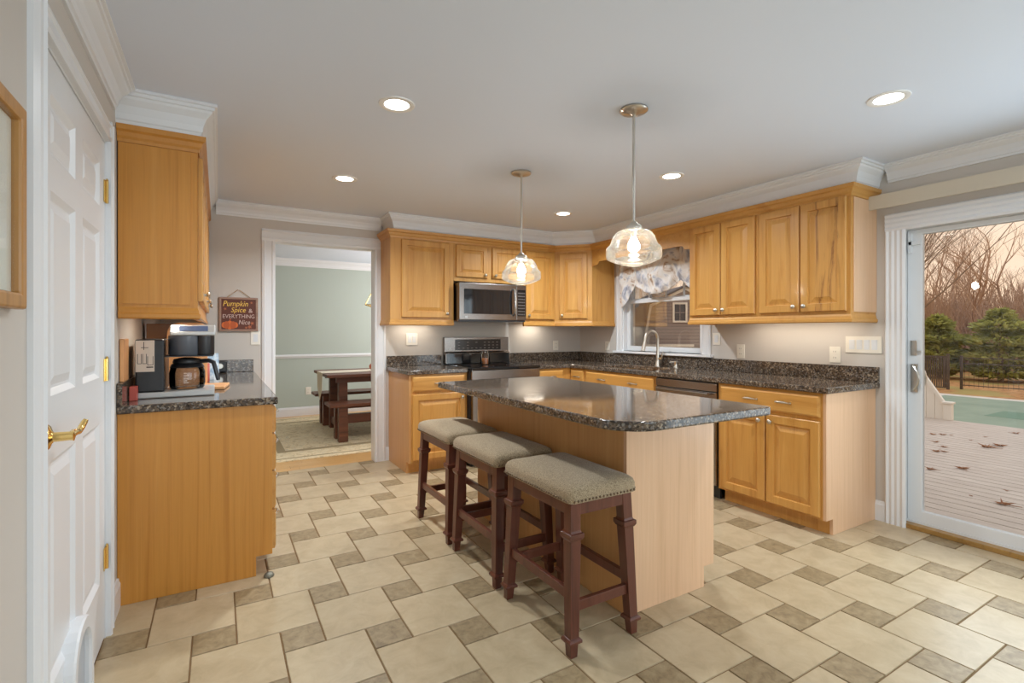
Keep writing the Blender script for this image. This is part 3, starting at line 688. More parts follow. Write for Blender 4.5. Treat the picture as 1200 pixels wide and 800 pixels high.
# ---- range
rg_ = thing('electric_range', 'black stainless electric range with glass cooktop', 'range', (1.992, 4.16, 0))
MB().box(0, .0, .03, .758, .63, .90).build('body', M['black'], rg_, bevel=.003)
MB().box(-.002, -.03, .895, .760, .56, .921).build('cooktop', M['blackglass'], rg_, bevel=.006)
mb = MB()
for k in range(4): mb.box(.03 if k % 2 == 0 else .68, .04 if k < 2 else .54, .0005, .07 if k % 2 == 0 else .72, .08 if k < 2 else .58, .03)
mb.build('foot', M['black'], rg_)
MB().box(.006, -.045, .25, .752, -.001, .80).build('oven_door', M['blacksteel'], rg_, bevel=.006)
MB().box(.12, -.047, .36, .64, -.0455, .68).build('oven_window', M['blackglass'], rg_)
MB().box(.006, -.03, .81, .752, -.001, .893).build('front_panel', M['blacksteel'], rg_, bevel=.004)
MB().box(.006, -.04, .06, .752, -.001, .24).build('warming_drawer', M['blacksteel'], rg_, bevel=.006)
MB().tube([(.05, -.045, .775), (.05, -.085, .78), (.708, -.085, .78), (.708, -.045, .775)], .011, 10).build('handle', M['steel'], rg_, smooth=True)
bgd = MB().prism([(.565, .922), (.575, 1.03), (.60, 1.045), (.60, 1.195), (.648, 1.195), (.648, .922)], 'x', 0, .758).build('backguard', M['blacksteel'], rg_, bevel=.004)
MB().prism([(.5655, .926), (.5735, 1.026), (.576, 1.026), (.568, .926)], 'x', .012, .746).build('vent_glass', M['blackglass'], bgd, (0, -.003, 0))
MB().box(.12, .594, 1.062, .655, .5995, 1.172).build('control_glass', mat('control_glass', lin((52, 44, 40)), .12), bgd)
mb = MB()
for i in range(10):
    for j in range(3):
        if random.random() < .75: mb.box(.15+i*.05, .5925, 1.078+j*.03, .15+i*.05+.022, .5942, 1.083+j*.03)
mb.build('markings', mat('panel_print', lin((132, 120, 110)), .5), bgd)
letters('emblem', 'LG', .022, M['label_white'], bgd, (.062, .5985, 1.075), (PI/2, 0, 0))
mb = MB()
for cx, cy, rr in ((.2, .13, .11), (.56, .13, .09), (.2, .40, .08), (.56, .40, .11)):
    mb.ringset([[(cx+q*math.cos(2*PI*k/40), cy+q*math.sin(2*PI*k/40), .9212) for k in range(40)] for q in (rr, rr-.003)], (False, False))
mb.build('burner_ring', mat('burner_print', lin((96, 92, 90)), .4), rg_)
# candle jar on the range
cj = thing('candle_jar', 'glass candle jar with orange wax on the cooktop', 'candle', (2.325, 4.50, .9215))
MB().lathe([(0.0, .0005), (.046, .0005), (.05, .006), (.05, .10), (.042, .115), (.042, .135), (.039, .135), (.039, .115), (.047, .10), (.047, .006), (0, .005)], seg=24).build('jar', M['jar'], cj, smooth=True)
MB().lathe([(0, .0055), (.0462, .0065), (.0462, .062), (0, .064)], seg=24).build('wax', M['candle'], cj, smooth=True)
# ---- microwave
mw = thing('microwave', 'black stainless microwave hung below the short cabinet', 'microwave', (1.992, 4.405, 1.352))
MB().box(0, .02, 0, .758, .408, .376).build('body', M['blacksteel'], mw, bevel=.003)
fd = MB().box(.0, -.012, .018, .64, .019, .376).build('door', M['blacksteel'], mw, bevel=.004)
MB().box(.05, -.0145, .075, .585, -.0125, .318).build('window', M['blackglass'], fd)
MB().tube([(.60, -.012, .335), (.60, -.045, .32), (.598, -.058, .26), (.597, -.062, .20), (.598, -.058, .14), (.60, -.045, .08), (.60, -.012, .065)], [.009, .011, .013, .014, .013, .011, .009], 10).build('handle', M['steel'], fd, smooth=True)
cpn = MB().box(.642, -.012, .018, .758, .019, .376).build('control_panel', M['blacksteel'], mw, bevel=.003)
MB().box(.652, -.0135, .06, .748, -.0125, .33).build('keypad', M['blackglass'], cpn)
mb = MB()
for i in range(4):
    for j in range(8): mb.box(.66+i*.021, -.0150, .07+j*.031, .675+i*.021, -.0137, .085+j*.031)
mb.build('keys', mat('key_print', lin((92, 84, 78)), .4), cpn)
MB().box(.01, -.006, .0, .748, .019, .016).build('vent_grille', M['black'], mw)
letters('emblem', 'LG', .02, M['label_white'], fd, (.075, -.0135, .045), (PI/2, 0, 0))

# ---- island
isl = thing('kitchen_island', 'tan kitchen island with blond end panel below the granite top', 'island')
IX0, IX1, IY0, IY1 = 1.545, 2.125, 1.637, 3.10
prof = [(IX0, 0.001), (IX1-.072, 0.001), (IX1-.072, .10), (IX1, .10), (IX1, .874), (IX0, .874)]
MB().prism(prof, 'y', IY0+.02, IY1).build('carcass', M['tan'], isl)
MB().prism(prof, 'y', IY0, IY0+.0195).build('end_panel', M['blond'], isl)
for k in range(3):
    y1 = IY1-.02-k*.48
    d = MB().panel(.45, .13, .0195, FLAT).build('drawer', M['maple_h'], isl, (IX1+.0205, y1-.45, .725), PI/2); put('pull', pull_me, d, (.225, 0, .065))
    d = MB().panel(.45, .585, .0195, RAISED).build('door', M['maple'], isl, (IX1+.0205, y1-.45, .115), PI/2); put('knob', knob_me, d, (.41, 0, .53))
def rrect(x0, y0, x1, y1, rs, n=8):
    pts = []
    for (cx, cy, a0, r) in ((x0+rs[0], y0+rs[0], PI, rs[0]), (x1-rs[1], y0+rs[1], 1.5*PI, rs[1]), (x1-rs[2], y1-rs[2], 0, rs[2]), (x0+rs[3], y1-rs[3], .5*PI, rs[3])):
        for k in range(n+1): a = a0+.5*PI*k/n; pts.append((cx+r*math.cos(a), cy+r*math.sin(a)))
    return pts
it = thing('granite_worktop', 'dark granite island top with rounded corner above the stools', 'worktop')
MB().prism(rrect(1.268, 1.345, 2.155, 3.155, (.17, .03, .03, .02)), 'z', zt0, zt1).build('slab', M['granite'], it, bevel=.008, seg=3)

# ---- stools
st = thing('bar_stool', 'tweed-topped cherry stool nearest the camera at the island', 'stool', (1.33, 1.79, 0), 0, 'stools along the island')
hx, hy, fx, fy, zs_ = .158, .243, .180, .268, .60
lw = .024
for sx in (-1, 1):
    for sy in (-1, 1):
        def at(z):
            t = z/zs_; return (sx*(fx*(1-t)+(hx-.002)*t)-sx*lw, sy*(fy*(1-t)+(hy-.002)*t)-sy*lw)
        mb = MB()
        def sec(z, r): cx, cy = at(z); return [(cx-r, cy-r, z), (cx+r, cy-r, z), (cx+r, cy+r, z), (cx-r, cy+r, z)]
        mb.ringset([sec(z, r) for z, r in ((.0005, .016), (.045, .0185), (.055, .0185), (.056, .030), (.066, .030), (.073, .024), (.074, .0205), (.44, .0245), (.441, .028), (.452, .034), (.468, .034), (.469, .027), (.478, .0235), (.585, .0235))])
        mb.build('leg', M['cherry'], st, bevel=.0015)
for s in (-1, 1):
    mb = MB(); mb.box(-hx+.03, s*(hy-.014)-.011, .535, hx-.03, s*(hy-.014)+.011, .597); mb.build('apron', M['cherry'], st, bevel=.002)
    mb = MB(); mb.box(s*(hx-.014)-.011, -hy+.03, .535, s*(hx-.014)+.011, hy-.03, .597); mb.build('apron', M['cherry'], st, bevel=.002)
    def tt(z): t = z/zs_; return fx*(1-t)+hx*t-lw, fy*(1-t)+hy*t-lw
    x_, y_ = tt(.20); MB().box(-x_+.012, s*y_-.010, .165, x_-.012, s*y_+.010, .205).build('stretcher', M['cherry'], st, bevel=.002)
    x_, y_ = tt(.24); MB().box(s*x_-.010, -y_+.012, .205, s*x_+.010, y_-.012, .245).build('stretcher', M['cherry'], st, bevel=.002)
mb = MB(); rings = []
for z, i in ((.588, -.004), (.588, -.016), (.596, -.018), (.625, -.018), (.640, -.012), (.650, .002), (.658, .028), (.663, .07), (.665, .12)):
    rings.append([(x, y, z) for x, y in rrect(-hx+i, -hy+i, hx-i, hy-i, (max(.012, .03-i*.1),)*4, 4)])
mb.ringset(rings); mb.build('seat', M['tweed'], st, smooth=True)
px, py = hx+.0185, hy+.0185
nail_me = MB().lathe([(0, .0048), (.0028, .0042), (.0046, .0022), (.0052, 0), (0, 0)], axis='z', seg=8).mesh('nailhead', mat('antique_nail', lin((120, 100, 80)), .35, .8), True)
def nails(n, half, fn):
    for k in range(n):
        (x, y), rot = fn(-half+2*half*k/(n-1)); put('nailhead', nail_me, st, (x, y, .5975), rot=rot)
nails(29, hy-.004, lambda q: ((px, q), (0, PI/2, 0))); nails(29, hy-.004, lambda q: ((-px, q), (0, -PI/2, 0)))
nails(18, hx-.004, lambda q: ((q, py), (-PI/2, 0, 0))); nails(18, hx-.004, lambda q: ((q, -py), (PI/2, 0, 0)))
for y, lb in ((2.39, 'tweed-topped cherry stool in the middle of the three at the island'), (2.975, 'tweed-topped cherry stool farthest from the camera at the island')):
    c = copy_tree(st); c.location = (1.33, y, 0); c['label'] = lb

# ---- pendants
pn = thing('pendant_lamp', 'schoolhouse glass pendant with nickel rod, nearer the camera above the island', 'pendant lamp', (1.745, 1.80, HC), 0, 'pendants above the island')
zc = -HC
MB().lathe([(0, -.0005), (.066, -.0005), (.068, -.008), (.060, -.016), (.03, -.022), (.012, -.030), (.008, -.034), (0, -.034)], seg=28).build('canopy', M['nickel'], pn, smooth=True)
MB().lathe([(.0065, -.03), (.0065, 1.772-HC)], seg=10).build('rod', M['nickel'], pn, smooth=True)
fit = MB().lathe([(0, 1.790-HC), (.012, 1.788-HC), (.02, 1.776-HC), (.034, 1.768-HC), (.042, 1.760-HC), (.044, 1.740-HC), (.040, 1.738-HC), (.038, 1.754-HC), (0, 1.757-HC)], seg=28)
for k in range(3):
    a = k*2.1; fit.lathe([(0, .042), (.004, .042), (.004, .050), (.007, .051), (.007, .057), (0, .057)], (0, 0, 1.749-HC), 'x', 8) if k == 0 else fit.tube([(.042*math.cos(a), .042*math.sin(a), 1.749-HC), (.056*math.cos(a), .056*math.sin(a), 1.749-HC)], .006, 8)
fit.build('fitter', M['nickel'], pn, smooth=True)
so = [(.042, 1.745), (.062, 1.744), (.084, 1.734), (.099, 1.714), (.108, 1.692), (.115, 1.673), (.126, 1.664), (.133, 1.654), (.134, 1.614), (.127, 1.603), (.096, 1.590), (.06, 1.577), (.03, 1.571), (0, 1.570)]
dense = []
for (r0, z0), (r1, z1) in zip(so, so[1:]):
    for k in range(3):
        t = k/3; dense.append((r0+(r1-r0)*t+.0007*(1 if (len(dense) % 2) else -1), z0+(z1-z0)*t))
dense.append((0, 1.570))
MB().lathe([(max(r, 0.0004), z-HC) for r, z in dense], seg=48, cap=(False, True)).build('glass_shade', M['shade'], pn, smooth=True)
MB().lathe([(0, 1.752-HC), (.014, 1.752-HC), (.014, 1.715-HC), (.012, 1.712-HC), (0, 1.712-HC)], seg=14).build('lamp_socket', M['nickel'], pn, smooth=True)
MB().lathe([(0.0, 1.711-HC), (.012, 1.710-HC), (.018, 1.695-HC), (.028, 1.675-HC), (.029, 1.662-HC), (.022, 1.648-HC), (.010, 1.641-HC), (0, 1.640-HC)], seg=18).build('bulb', M['bulb'], pn, smooth=True)
c = copy_tree(pn); c.location = (1.776, 2.90, HC); c['label'] = 'schoolhouse glass pendant with nickel rod, farther from the camera above the island'

# ---- recessed lights
rl = thing('recessed_light', 'recessed ceiling light nearest the glass door', 'ceiling light', (2.682, 1.116, HC), 0, 'recessed ceiling lights')
MB().lathe([(.058, -.001), (.058, -.004), (.066, -.007), (.083, -.005), (.085, -.0005)], seg=32, cap=(False, False)).build('trim_ring', M['trimring'], rl, smooth=True)
MB().lathe([(0, -.0025), (.058, -.0025), (.0585, -.0015)], seg=32, cap=(False, False)).build('diffuser', M['diffuser'], rl)
area('light', (0, 0, -.012), (0, 0, 0), .12, .12, 9, SOFT, rl, True, 2.6)
for x, y, lb in ((2.716, 2.435, 'recessed ceiling light above the window-wall wall cabinets'), (2.721, 3.708, 'recessed ceiling light nearest the kitchen corner'),
                 (.732, 2.332, 'recessed ceiling light in front of the coffee counter, nearer the camera'), (.769, 3.645, 'recessed ceiling light nearest the doorway')):
    c = copy_tree(rl); c.location = (x, y, HC); c['label'] = lb
    for q in kids(c):
        if q.type == 'LIGHT': q.data = q.data.copy(); q.data.energy = 22 if y > 3 else 9

# ---- under-cabinet lights
def ucl(label, loc, rz, w, power):
    t = thing('under_cabinet_light', label, 'cabinet light', loc, rz, 'strip lights under the wall cabinets')
    MB().box(-w/2, -.02, -.016, w/2, .02, -.0005).build('housing', M['plate'], t, bevel=.002)
    MB().box(-w/2+.01, -.014, -.0185, w/2-.01, .014, -.0165).build('diffuser', M['strip'], t)
    area('light', (0, 0, -.022), (0, 0, 0), w-.03, .02, power, WARM, t)
ucl('strip light under the cabinet left of the microwave', (1.66, 4.70, 1.364), 0, .36, .7)
ucl('strip light under the cabinet right of the microwave', (3.05, 4.70, 1.364), 0, .30, .8)
ucl('strip light under the dark-streaked wall cabinet', (3.62, 2.12, 1.364), PI/2, .80, 1.5)
ucl('strip light under the cabinet above the coffee counter', (-.20, 3.25, 1.364), PI/2, .40, .8)

# ---- wall plates
def plate(label, cat, wall, u, z, w, h, kind):
    loc, rz = {'back': ((u, YB-.0005, z), 0), 'right': ((XR-.0005, u, z), -PI/2), 'dining': ((u, YD-.0005, z), 0)}[wall]
    t = thing('power_outlet' if kind == 'o' else 'light_switch', label, cat, loc, rz, 'wall plates')
    MB().box(-w/2, -.006, -h/2, w/2, -.0005, h/2).build('plate', M['plate'], t, bevel=.002)
    if kind == 'o':
        for s in (-1, 1):
            MB().box(-.016, -.008, s*h*.19-.013, .016, -.0062, s*h*.19+.013).build('socket', M['plate'], t, bevel=.003)
            mb = MB(); mb.box(-.008, -.0087, s*h*.19-.004, -.006, -.0081, s*h*.19+.006); mb.box(.006, -.0087, s*h*.19-.004, .008, -.0081, s*h*.19+.006); mb.build('slot', M['slot'], t)
    else:
        n = max(1, round(w/.06)) if w > .1 else 1
        for k in range(n):
            cx = (k-(n-1)/2)*.046
            MB().prism([(-.0062, -.033), (-.0075, -.033), (-.0105, .033), (-.0062, .033)], 'x', cx-.0165, cx+.0165).build('rocker', M['vinyl'], t)
plate('single white switch plate on the wall beside the doorway, below the hanging sign', 'switch', 'back', .272, 1.198, .072, .116, 's')
plate('double white switch plate between the doorway and the range', 'switch', 'back', 1.664, 1.176, .118, .118, 's')
plate('white outlet on the back wall right of the range', 'outlet', 'back', 3.423, 1.093, .072, .112, 'o')
plate('white outlet left of the window, near the corner', 'outlet', 'right', 4.32, 1.095, .072, .098, 'o')
plate('white switch plate right beside the window casing', 'switch', 'right', 2.886, 1.189, .074, .106, 's')
plate('white outlet below the first window-side wall cabinet', 'outlet', 'right', 2.648, 1.088, .072, .116, 'o')
plate('white outlet left of the wide switch plate', 'outlet', 'right', 1.903, 1.088, .074, .114, 'o')
plate('wide four-rocker white switch plate near the glass door', 'switch', 'right', 1.723, 1.163, .222, .114, 's')
plate('white outlet low on the sage dining room wall', 'outlet', 'dining', 1.165, .365, .075, .115, 'o')

# ---- hanging sign
sg = thing('hanging_sign', 'brown autumn sign with a pumpkin hung on the wall beside the doorway', 'sign', (.146, YB-.001, 1.398))
MB().box(-.135, -.012, -.133, .135, -.001, .133).build('board', M['signboard'], sg)
MB().cells([-.145, -.128, .128, .145], [-.143, -.126, .126, .143], lambda i, j: not (i == 1 and j == 1), -.018, -.002, 'y').build('frame', wood('sign_frame_wood', lin((120, 82, 60)), lin((150, 112, 88)), lin((180, 146, 120)), horiz=True), sg, bevel=.002)
MB().tube([(-.085, -.012, .143), (-.002, -.008, .212), (.085, -.012, .143)], .0025, 6).build('cord', M['cord'], sg)
MB().lathe([(0, -.016), (.005, -.016), (.003, -.006), (.003, -.0005)], (-.002, 0, .212), 'y', 8).build('nail', M['nickel'], sg)
RT = (PI/2, 0, 0)
letters('lettering', 'Pumpkin', .064, M['yellow'], sg, (-.025, -.0135, .088), RT, shear=.25, width=.185)
letters('lettering', 'Spice', .058, M['yellow'], sg, (-.005, -.0135, .036), RT, shear=.25, width=.11)
letters('lettering', '&', .05, M['pale'], sg, (.088, -.0135, .030), RT, width=.03)
letters('lettering', 'EVERYTHING', .046, M['pale'], sg, (.0, -.0135, -.018), RT, width=.235)
letters('lettering', 'Nice', .056, M['pale'], sg, (.040, -.0135, -.068), RT, shear=.2, width=.085)
mb = MB()
for q_, (cx, rx, rz_) in enumerate(((-.108, .018, .024), (-.090, .022, .032), (-.066, .024, .037), (-.042, .022, .032), (-.024, .018, .024))):
    mb.prism([(cx+rx*math.cos(a*PI/8), -.090+rz_*math.sin(a*PI/8)) for a in range(16)], 'y', -.0142-.0004*(q_ % 2), -.0125, q_ % 2)
mb.prism([(-.070, -.056), (-.062, -.056), (-.058, -.040), (-.066, -.038)], 'y', -.0145, -.0125, 1)
mb.build('pumpkin', [M['orangeprint'], mat('deep_orange_print', lin((186, 84, 28)), .5)], sg)
mb = MB()
for cx, cz, r in ((.095, .100, .012), (-.100, .045, .013), (.10, -.075, .017), (.082, -.105, .02), (.055, -.112, .012)):
    mb.prism([(cx+r*(1 if k % 2 else .45)*math.cos(k*PI/5), cz+r*(1 if k % 2 else .45)*math.sin(k*PI/5)) for k in range(10)], 'y', -.0135, -.0125)
mb.build('leaf_motif', mat('leaf_print', lin((170, 96, 62)), .6), sg)

# ---- framed picture on the left wall
pc = thing('framed_picture', 'gilt-framed picture with pale mat on the left wall', 'picture', (XL+.001, 1.13, 1.525))
MB().cells([-.40, -.365, .365, .40], [-.225, -.19, .19, .225], lambda i, j: not (i == 1 and j == 1), .001, .026, 'x').build('frame', M['frame'], pc, bevel=.006)
MB().box(.002, -.364, -.189, .008, .364, .189).build('mat', M['paper'], pc)
MB().box(.0085, -.22, -.10, .0095, .22, .10).build('print', noisy('landscape_print', lin((150, 160, 140)), lin((204, 200, 180)), 12, .6), pc)
MB().box(.0125, -.364, -.189, .014, .364, .189).build('glass', glass('picture_glass', refl=.25), pc)

# ---- things on the coffee counter
Z = zt1+.0006
cm = thing('coffee_maker', 'black and silver coffee maker with glass carafe', 'coffee maker', (-.365, 3.09, Z))
MB().box(0, .0, .0, .345, .30, .030).build('base', M['silver'], cm, bevel=.006)
bd = MB().box(.005, .005, .0305, .125, .295, .298).build('body', M['black'], cm, bevel=.008)
MB().box(.008, -.001, .135, .085, .004, .292).build('side_window', M['label_white'], bd, bevel=.001)
mb = MB(); 
for x0, z0, w, h in ((.015, .175, .015, .05), (.036, .175, .015, .05), (.056, .168, .022, .045)):
    for q in ((x0, z0, x0+.0025, z0+h), (x0+w, z0, x0+w+.0025, z0+h), (x0, z0, x0+w, z0+.0025)): mb.box(q[0], -.0016, q[1], q[2], -.0011, q[3])
mb.box(.03, -.0016, .255, .06, -.0011, .258); mb.box(.04, -.0016, .245, .043, -.0011, .285); mb.box(.052, -.0016, .155, .08, -.0011, .161)
mb.build('cup_graphic', M['lightwall'], bd)
mb = MB(); mb.box(.12, .03, .205, .340, .27, .21); mb.build('head_plate', M['black'], cm)
MB().lathe([(0, .211), (.078, .211), (.082, .22), (.082, .315), (0, .315)], (.215, .13, 0), seg=28).build('filter_housing', M['greyplastic'], cm, smooth=True)
MB().lathe([(0, .211), (.044, .211), (.046, .22), (.046, .315), (0, .315)], (.300, .10, 0), seg=24).build('pod_housing', M['black'], cm, smooth=True)
ld = MB().prism([(.05, .316), (.05, .335), (.075, .372), (.26, .375), (.27, .316)], 'x', .145, .350).build('lid', M['silver'], cm, bevel=.006)
MB().prism([(.0535, .339), (.0705, .365), (.0715, .364), (.0545, .338)], 'x', .185, .315).build('display', M['screen'], ld, (0, -.003, .0015))
cfa = thing('carafe', 'glass carafe with black handle on the coffee maker hot plate', 'carafe', (-.365+.218, 3.235, Z+.031))
MB().lathe([(0, .0005), (.074, .0005), (.080, .008), (.083, .03), (.083, .085), (.076, .115), (.064, .135), (.061, .135), (.073, .113), (.080, .085), (.080, .03), (.077, .010), (0, .003)], seg=32).build('jug', M['carafe'], cfa, smooth=True)
MB().lathe([(0, .1365), (.066, .1365), (.068, .142), (.062, .158), (.03, .166), (0, .166)], seg=28).build('lid', M['black'], cfa, smooth=True)
MB().lathe([(.0775, .113), (.0805, .113), (.072, .130), (.0655, .1355)], seg=32, cap=(False, False)).build('collar', M['black'], cfa, smooth=True)
MB().tube([(.06, -.02, .145), (.10, -.03, .148), (.122, -.035, .138), (.132, -.038, .10), (.142, -.04, .055), (.145, -.04, .04)], [.011, .012, .012, .011, .011, .009], 8).build('handle', M['black'], cfa, smooth=True)
mb = MB()
for k in range(6): mb.box(-.012, -.0850, .035+k*.010, .002 if k % 2 else .010, -.0835, .037+k*.010)
mb.build('markings', M['label_white'], cfa)
# standing round-cornered cutting board, lit by the strip light
t_ = tag(MB().prism(rrect(-.105, .0, .105, .395, (.01, .01, .05, .07), 8), 'y', 0, .018).build('cutting_board', M['board'], None, (-.165, 3.62, Z), smooth=False, bevel=.004, rot=(-.12, 0, 0)), 'tall wooden cutting board with rounded top leaning behind the coffee maker', 'cutting board')
t_.rotation_euler = (-.08, 0, 0)
t_ = tag(MB().box(-.38, 0, 0, -.085, .16, .385).build('bread_box', wood('dark_box_wood', lin((120, 76, 36)), lin((140, 92, 46)), lin((156, 108, 60))), None, (0, 3.44, Z), bevel=.004), 'brown wooden box standing at the wall behind the coffee maker', 'box')
t_.location = (.0, 3.74, Z)
tag(MB().box(0, 0, 0, .016, .15, .20).build('wooden_plaque', M['board'], None, (XL+.003, 2.92, 1.0168), bevel=.003), 'slim wooden plaque standing on the granite backsplash left of the coffee maker', 'plaque')
rbx = tag(MB().box(0, 0, 0, .03, .05, .07).build('spice_box', M['red'], None, (-.374, 3.02, Z), bevel=.002), 'small red box at the wall left of the coffee maker', 'box')
# low board, pouch, red canister, round gadget
MB_ = MB().box(-.075, -.13, 0, .075, .13, .018).build('cutting_board', M['board'], None, (-.03, 3.50, Z), -.12, bevel=.004)
tag(MB_, 'small pinkish wooden board lying flat on the counter', 'cutting board')
pg = thing('snack_pouch', 'white and blue pouch standing behind the carafe', 'pouch', (-.075, 4.12, Z))
mb = MB(); rr = []
for z, hw, ht in ((0, .075, .03), (.05, .078, .032), (.12, .076, .022), (.17, .074, .006), (.185, .074, .002)):
    rr.append([(-hw, 0, z), (-hw*.6, -ht, z), (hw*.6, -ht, z), (hw, 0, z), (hw*.6, ht, z), (-hw*.6, ht, z)])
mb.ringset(rr); mb.build('bag', noisy('pouch_pattern', lin((120, 160, 190)), lin((236, 240, 240)), 24, .4), pg, smooth=True)
rc = thing('red_canister', 'red canister seen through the carafe', 'canister', (-.10, 3.95, Z))
MB().lathe([(0, .0), (.045, .0), (.048, .004), (.048, .12), (.044, .126), (0, .126)], seg=24).build('can', M['red'], rc, smooth=True)
MB().lathe([(0, .1265), (.046, .1265), (.046, .14), (0, .142)], seg=24).build('lid', M['label_white'], rc, smooth=True)
gd = thing('kitchen_timer', 'small black round gadget against the granite backsplash', 'timer', (.01, 4.765, Z))
MB().box(-.05, -.025, 0, .05, .02, .10).build('body', M['black'], gd, bevel=.015)
MB().lathe([(0, -.032), (.02, -.032), (.024, -.026)], (0, 0, .055), 'y', 20).build('dial', M['nickel'], gd, smooth=True)
ds = thing('doorstop', 'small grey dome doorstop on the tiles beside the amber cabinet', 'doorstop', (.222, 2.835, 0))
MB().lathe([(0, .0005), (.024, .0005), (.025, .006), (.020, .016), (.010, .021), (0, .022)], seg=20).build('dome', M['rubber'], ds, smooth=True)

# ---- balloon valance at the window
bc = thing('balloon_valance', 'gathered toile balloon valance hanging at the window', 'curtain')
mb = MB(); nu, nv = 90, 26
def zb(y):
    u = (WY1-y)/(WY1-WY0)
    if u < .22: b = 1.50+.24*(u/.22)**1.5
    elif u < .80: b = 1.74-.115*math.sin((u-.22)/.58*PI)
    else: b = 1.74-.16*(u-.80)/.20
    return b
rows = []
for j in range(nv+1):
    v = j/nv; row = []
    for i in range(nu+1):
        u = i/nu; y = WY1-.012+(WY0-WY1+.024)*u
        z = 2.055+(zb(y)-2.055)*v
        bul = .05*math.sin(PI*min(1, v*1.05))**.8*(math.sin((u-.22)/.58*PI) if .22 < u < .80 else .3)
        ruf = .010*math.sin(u*58+2*math.sin(v*6))*(.4+.8*v)+.012*math.sin(v*17+u*9)*(.3+.7*v)
        row.append((XR-.032-max(0, bul)-max(-.008, ruf)-.012, y, z))
    rows.append(row)
mb.ringset(rows, (False, False), closed=False)
o = mb.build('fabric', M['toile'], bc, smooth=True)
sm = o.modifiers.new('solid', 'SOLIDIFY'); sm.thickness = .003
MB().tube([(XR-.036, WY0-.02, 2.05), (XR-.036, WY1+.02, 2.05)], .009, 8).build('rod', M['white'], bc)

# ================================================================== dining room
tb = thing('dining_table', 'rustic brown trestle dining table seen through the doorway', 'table', (1.08, 6.05, 0))
mb = MB()
for k in range(5): mb.box(0, .19*k+.001, .715, 1.9, .19*k+.188, .75)
mb.build('tabletop', M['rustic'], tb, bevel=.004)
MB().box(.12, .10, .645, 1.78, .14, .714).build('apron', M['rustic'], tb); MB().box(.12, .80, .645, 1.78, .84, .714).build('apron', M['rustic'], tb)
for x in (.16, 1.62):
    for y in (.14, .70): MB().box(x, y, .011, x+.10, y+.10, .714).build('leg', M['rustic'], tb, bevel=.004)
    MB().box(x+.01, .241, .08, x+.09, .699, .16).build('stretcher', M['rustic'], tb)
def bench(x, y, label):
    b = thing('bench', label, 'bench', (x, y, 0), 0, 'benches at the dining table')
    mb = MB()
    for k in range(2): mb.box(0, .17*k+.001, .405, 1.75, .17*k+.168, .44)
    mb.build('seat', M['rustic'], b, bevel=.004)
    for xx in (.10, 1.53):
        for yy in (.02, .24): MB().box(xx, yy, .011, xx+.10, yy+.08, .404).build('leg', M['rustic'], b, bevel=.003)
    MB().box(.201, .13, .20, 1.529, .21, .30).build('stretcher', M['rustic'], b)
bench(1.06, 5.78, 'rustic brown bench on the near side of the dining table')
bench(1.09, 6.93, 'rustic brown bench on the far side of the dining table, by the sage wall')
rn = thing('table_runner', 'cream table runner hanging over the dining table end', 'runner', (1.08, 6.35, .7505))
mb = MB(); mb.prism([(0, 0), (1.6, 0), (1.6, .36), (0, .36)], 'z', .0005, .003); mb.build('cloth', M['linen'], rn)
MB().prism([(0, .003), (.36, .003), (.33, -.20), (.18, -.34), (.03, -.20)], 'x', -.006, -.0015).build('hanging_end', M['linen'], rn)
def pumpkin(loc, r, label):
    p = thing('pumpkin', label, 'pumpkin', loc)
    mb = MB(); rings = []
    for k in range(9):
        a = -PI/2+PI*(k+.3)/8.6; ring = []
        for q in range(32):
            th = 2*PI*q/32; rr = r*math.cos(a)*(1-.10*abs(math.cos(th*4))**.5)
            ring.append((max(.002, rr)*math.cos(th), max(.002, rr)*math.sin(th), r*.8+r*.78*math.sin(a)))
        rings.append(ring)
    mb.ringset(rings); mb.build('body', M['pumpkin'], p, smooth=True)
    MB().tube([(0, 0, r*1.5), (.005, 0, r*1.75), (.02, 0, r*1.95)], [.015, .011, .009], 7).build('stem', M['bark'], p)
pumpkin((1.72, 6.42, .7545), .065, 'small orange pumpkin on the dining table')
rgm = MB(); rgm.box(.15, 5.24, .0008, 3.4, 7.85, .008); 
r_ = thing('area_rug', 'faded olive and beige patterned rug under the dining table', 'rug')
rgm.build('pile', M['rug'], r_)
mb = MB(); mb.cells([.52, .60, 2.95, 3.03], [5.62, 5.70, 7.40, 7.48], lambda i, j: not (i == 1 and j == 1), .0085, .0095)
mb.cells([.24, .27, 3.28, 3.31], [5.33, 5.36, 7.73, 7.76], lambda i, j: not (i == 1 and j == 1), .0085, .0095)
mb.build('border', M['rugborder'], r_)
# geometric chandelier
ch = thing('chandelier', 'gold geometric chandelier glimpsed at the doorway edge', 'chandelier', (1.925, 6.5, 0))
mb = MB(); P = [(.30*math.cos(k*PI/3), .30*math.sin(k*PI/3), 1.60) for k in range(6)]; T = [(.13*math.cos(k*PI/3), .13*math.sin(k*PI/3), 1.93) for k in range(6)]; Bt = (0, 0, 1.50)
for k in range(6):
    mb.tube([P[k], P[(k+1) % 6]], .007, 6); mb.tube([P[k], T[k]], .007, 6); mb.tube([T[k], T[(k+1) % 6]], .007, 6); mb.tube([P[k], Bt], .007, 6); mb.tube([T[k], (0, 0, 2.02)], .006, 6)
mb.build('cage', M['gold'], ch)
MB().tube([(0, 0, 2.01), (0, 0, HC-.02)], .008, 8).build('rod', M['gold'], ch)
MB().lathe([(0, HC-.001), (.06, HC-.001), (.055, HC-.018), (0, HC-.022)], seg=20).build('canopy', M['gold'], ch)
MB().lathe([(0, 1.66), (.018, 1.67), (.028, 1.70), (.02, 1.74), (0, 1.75)], seg=14).build('bulb', mat('soft_bulb', (1, .9, .75), .4, emit=(1, .82, .6), es=14), ch)

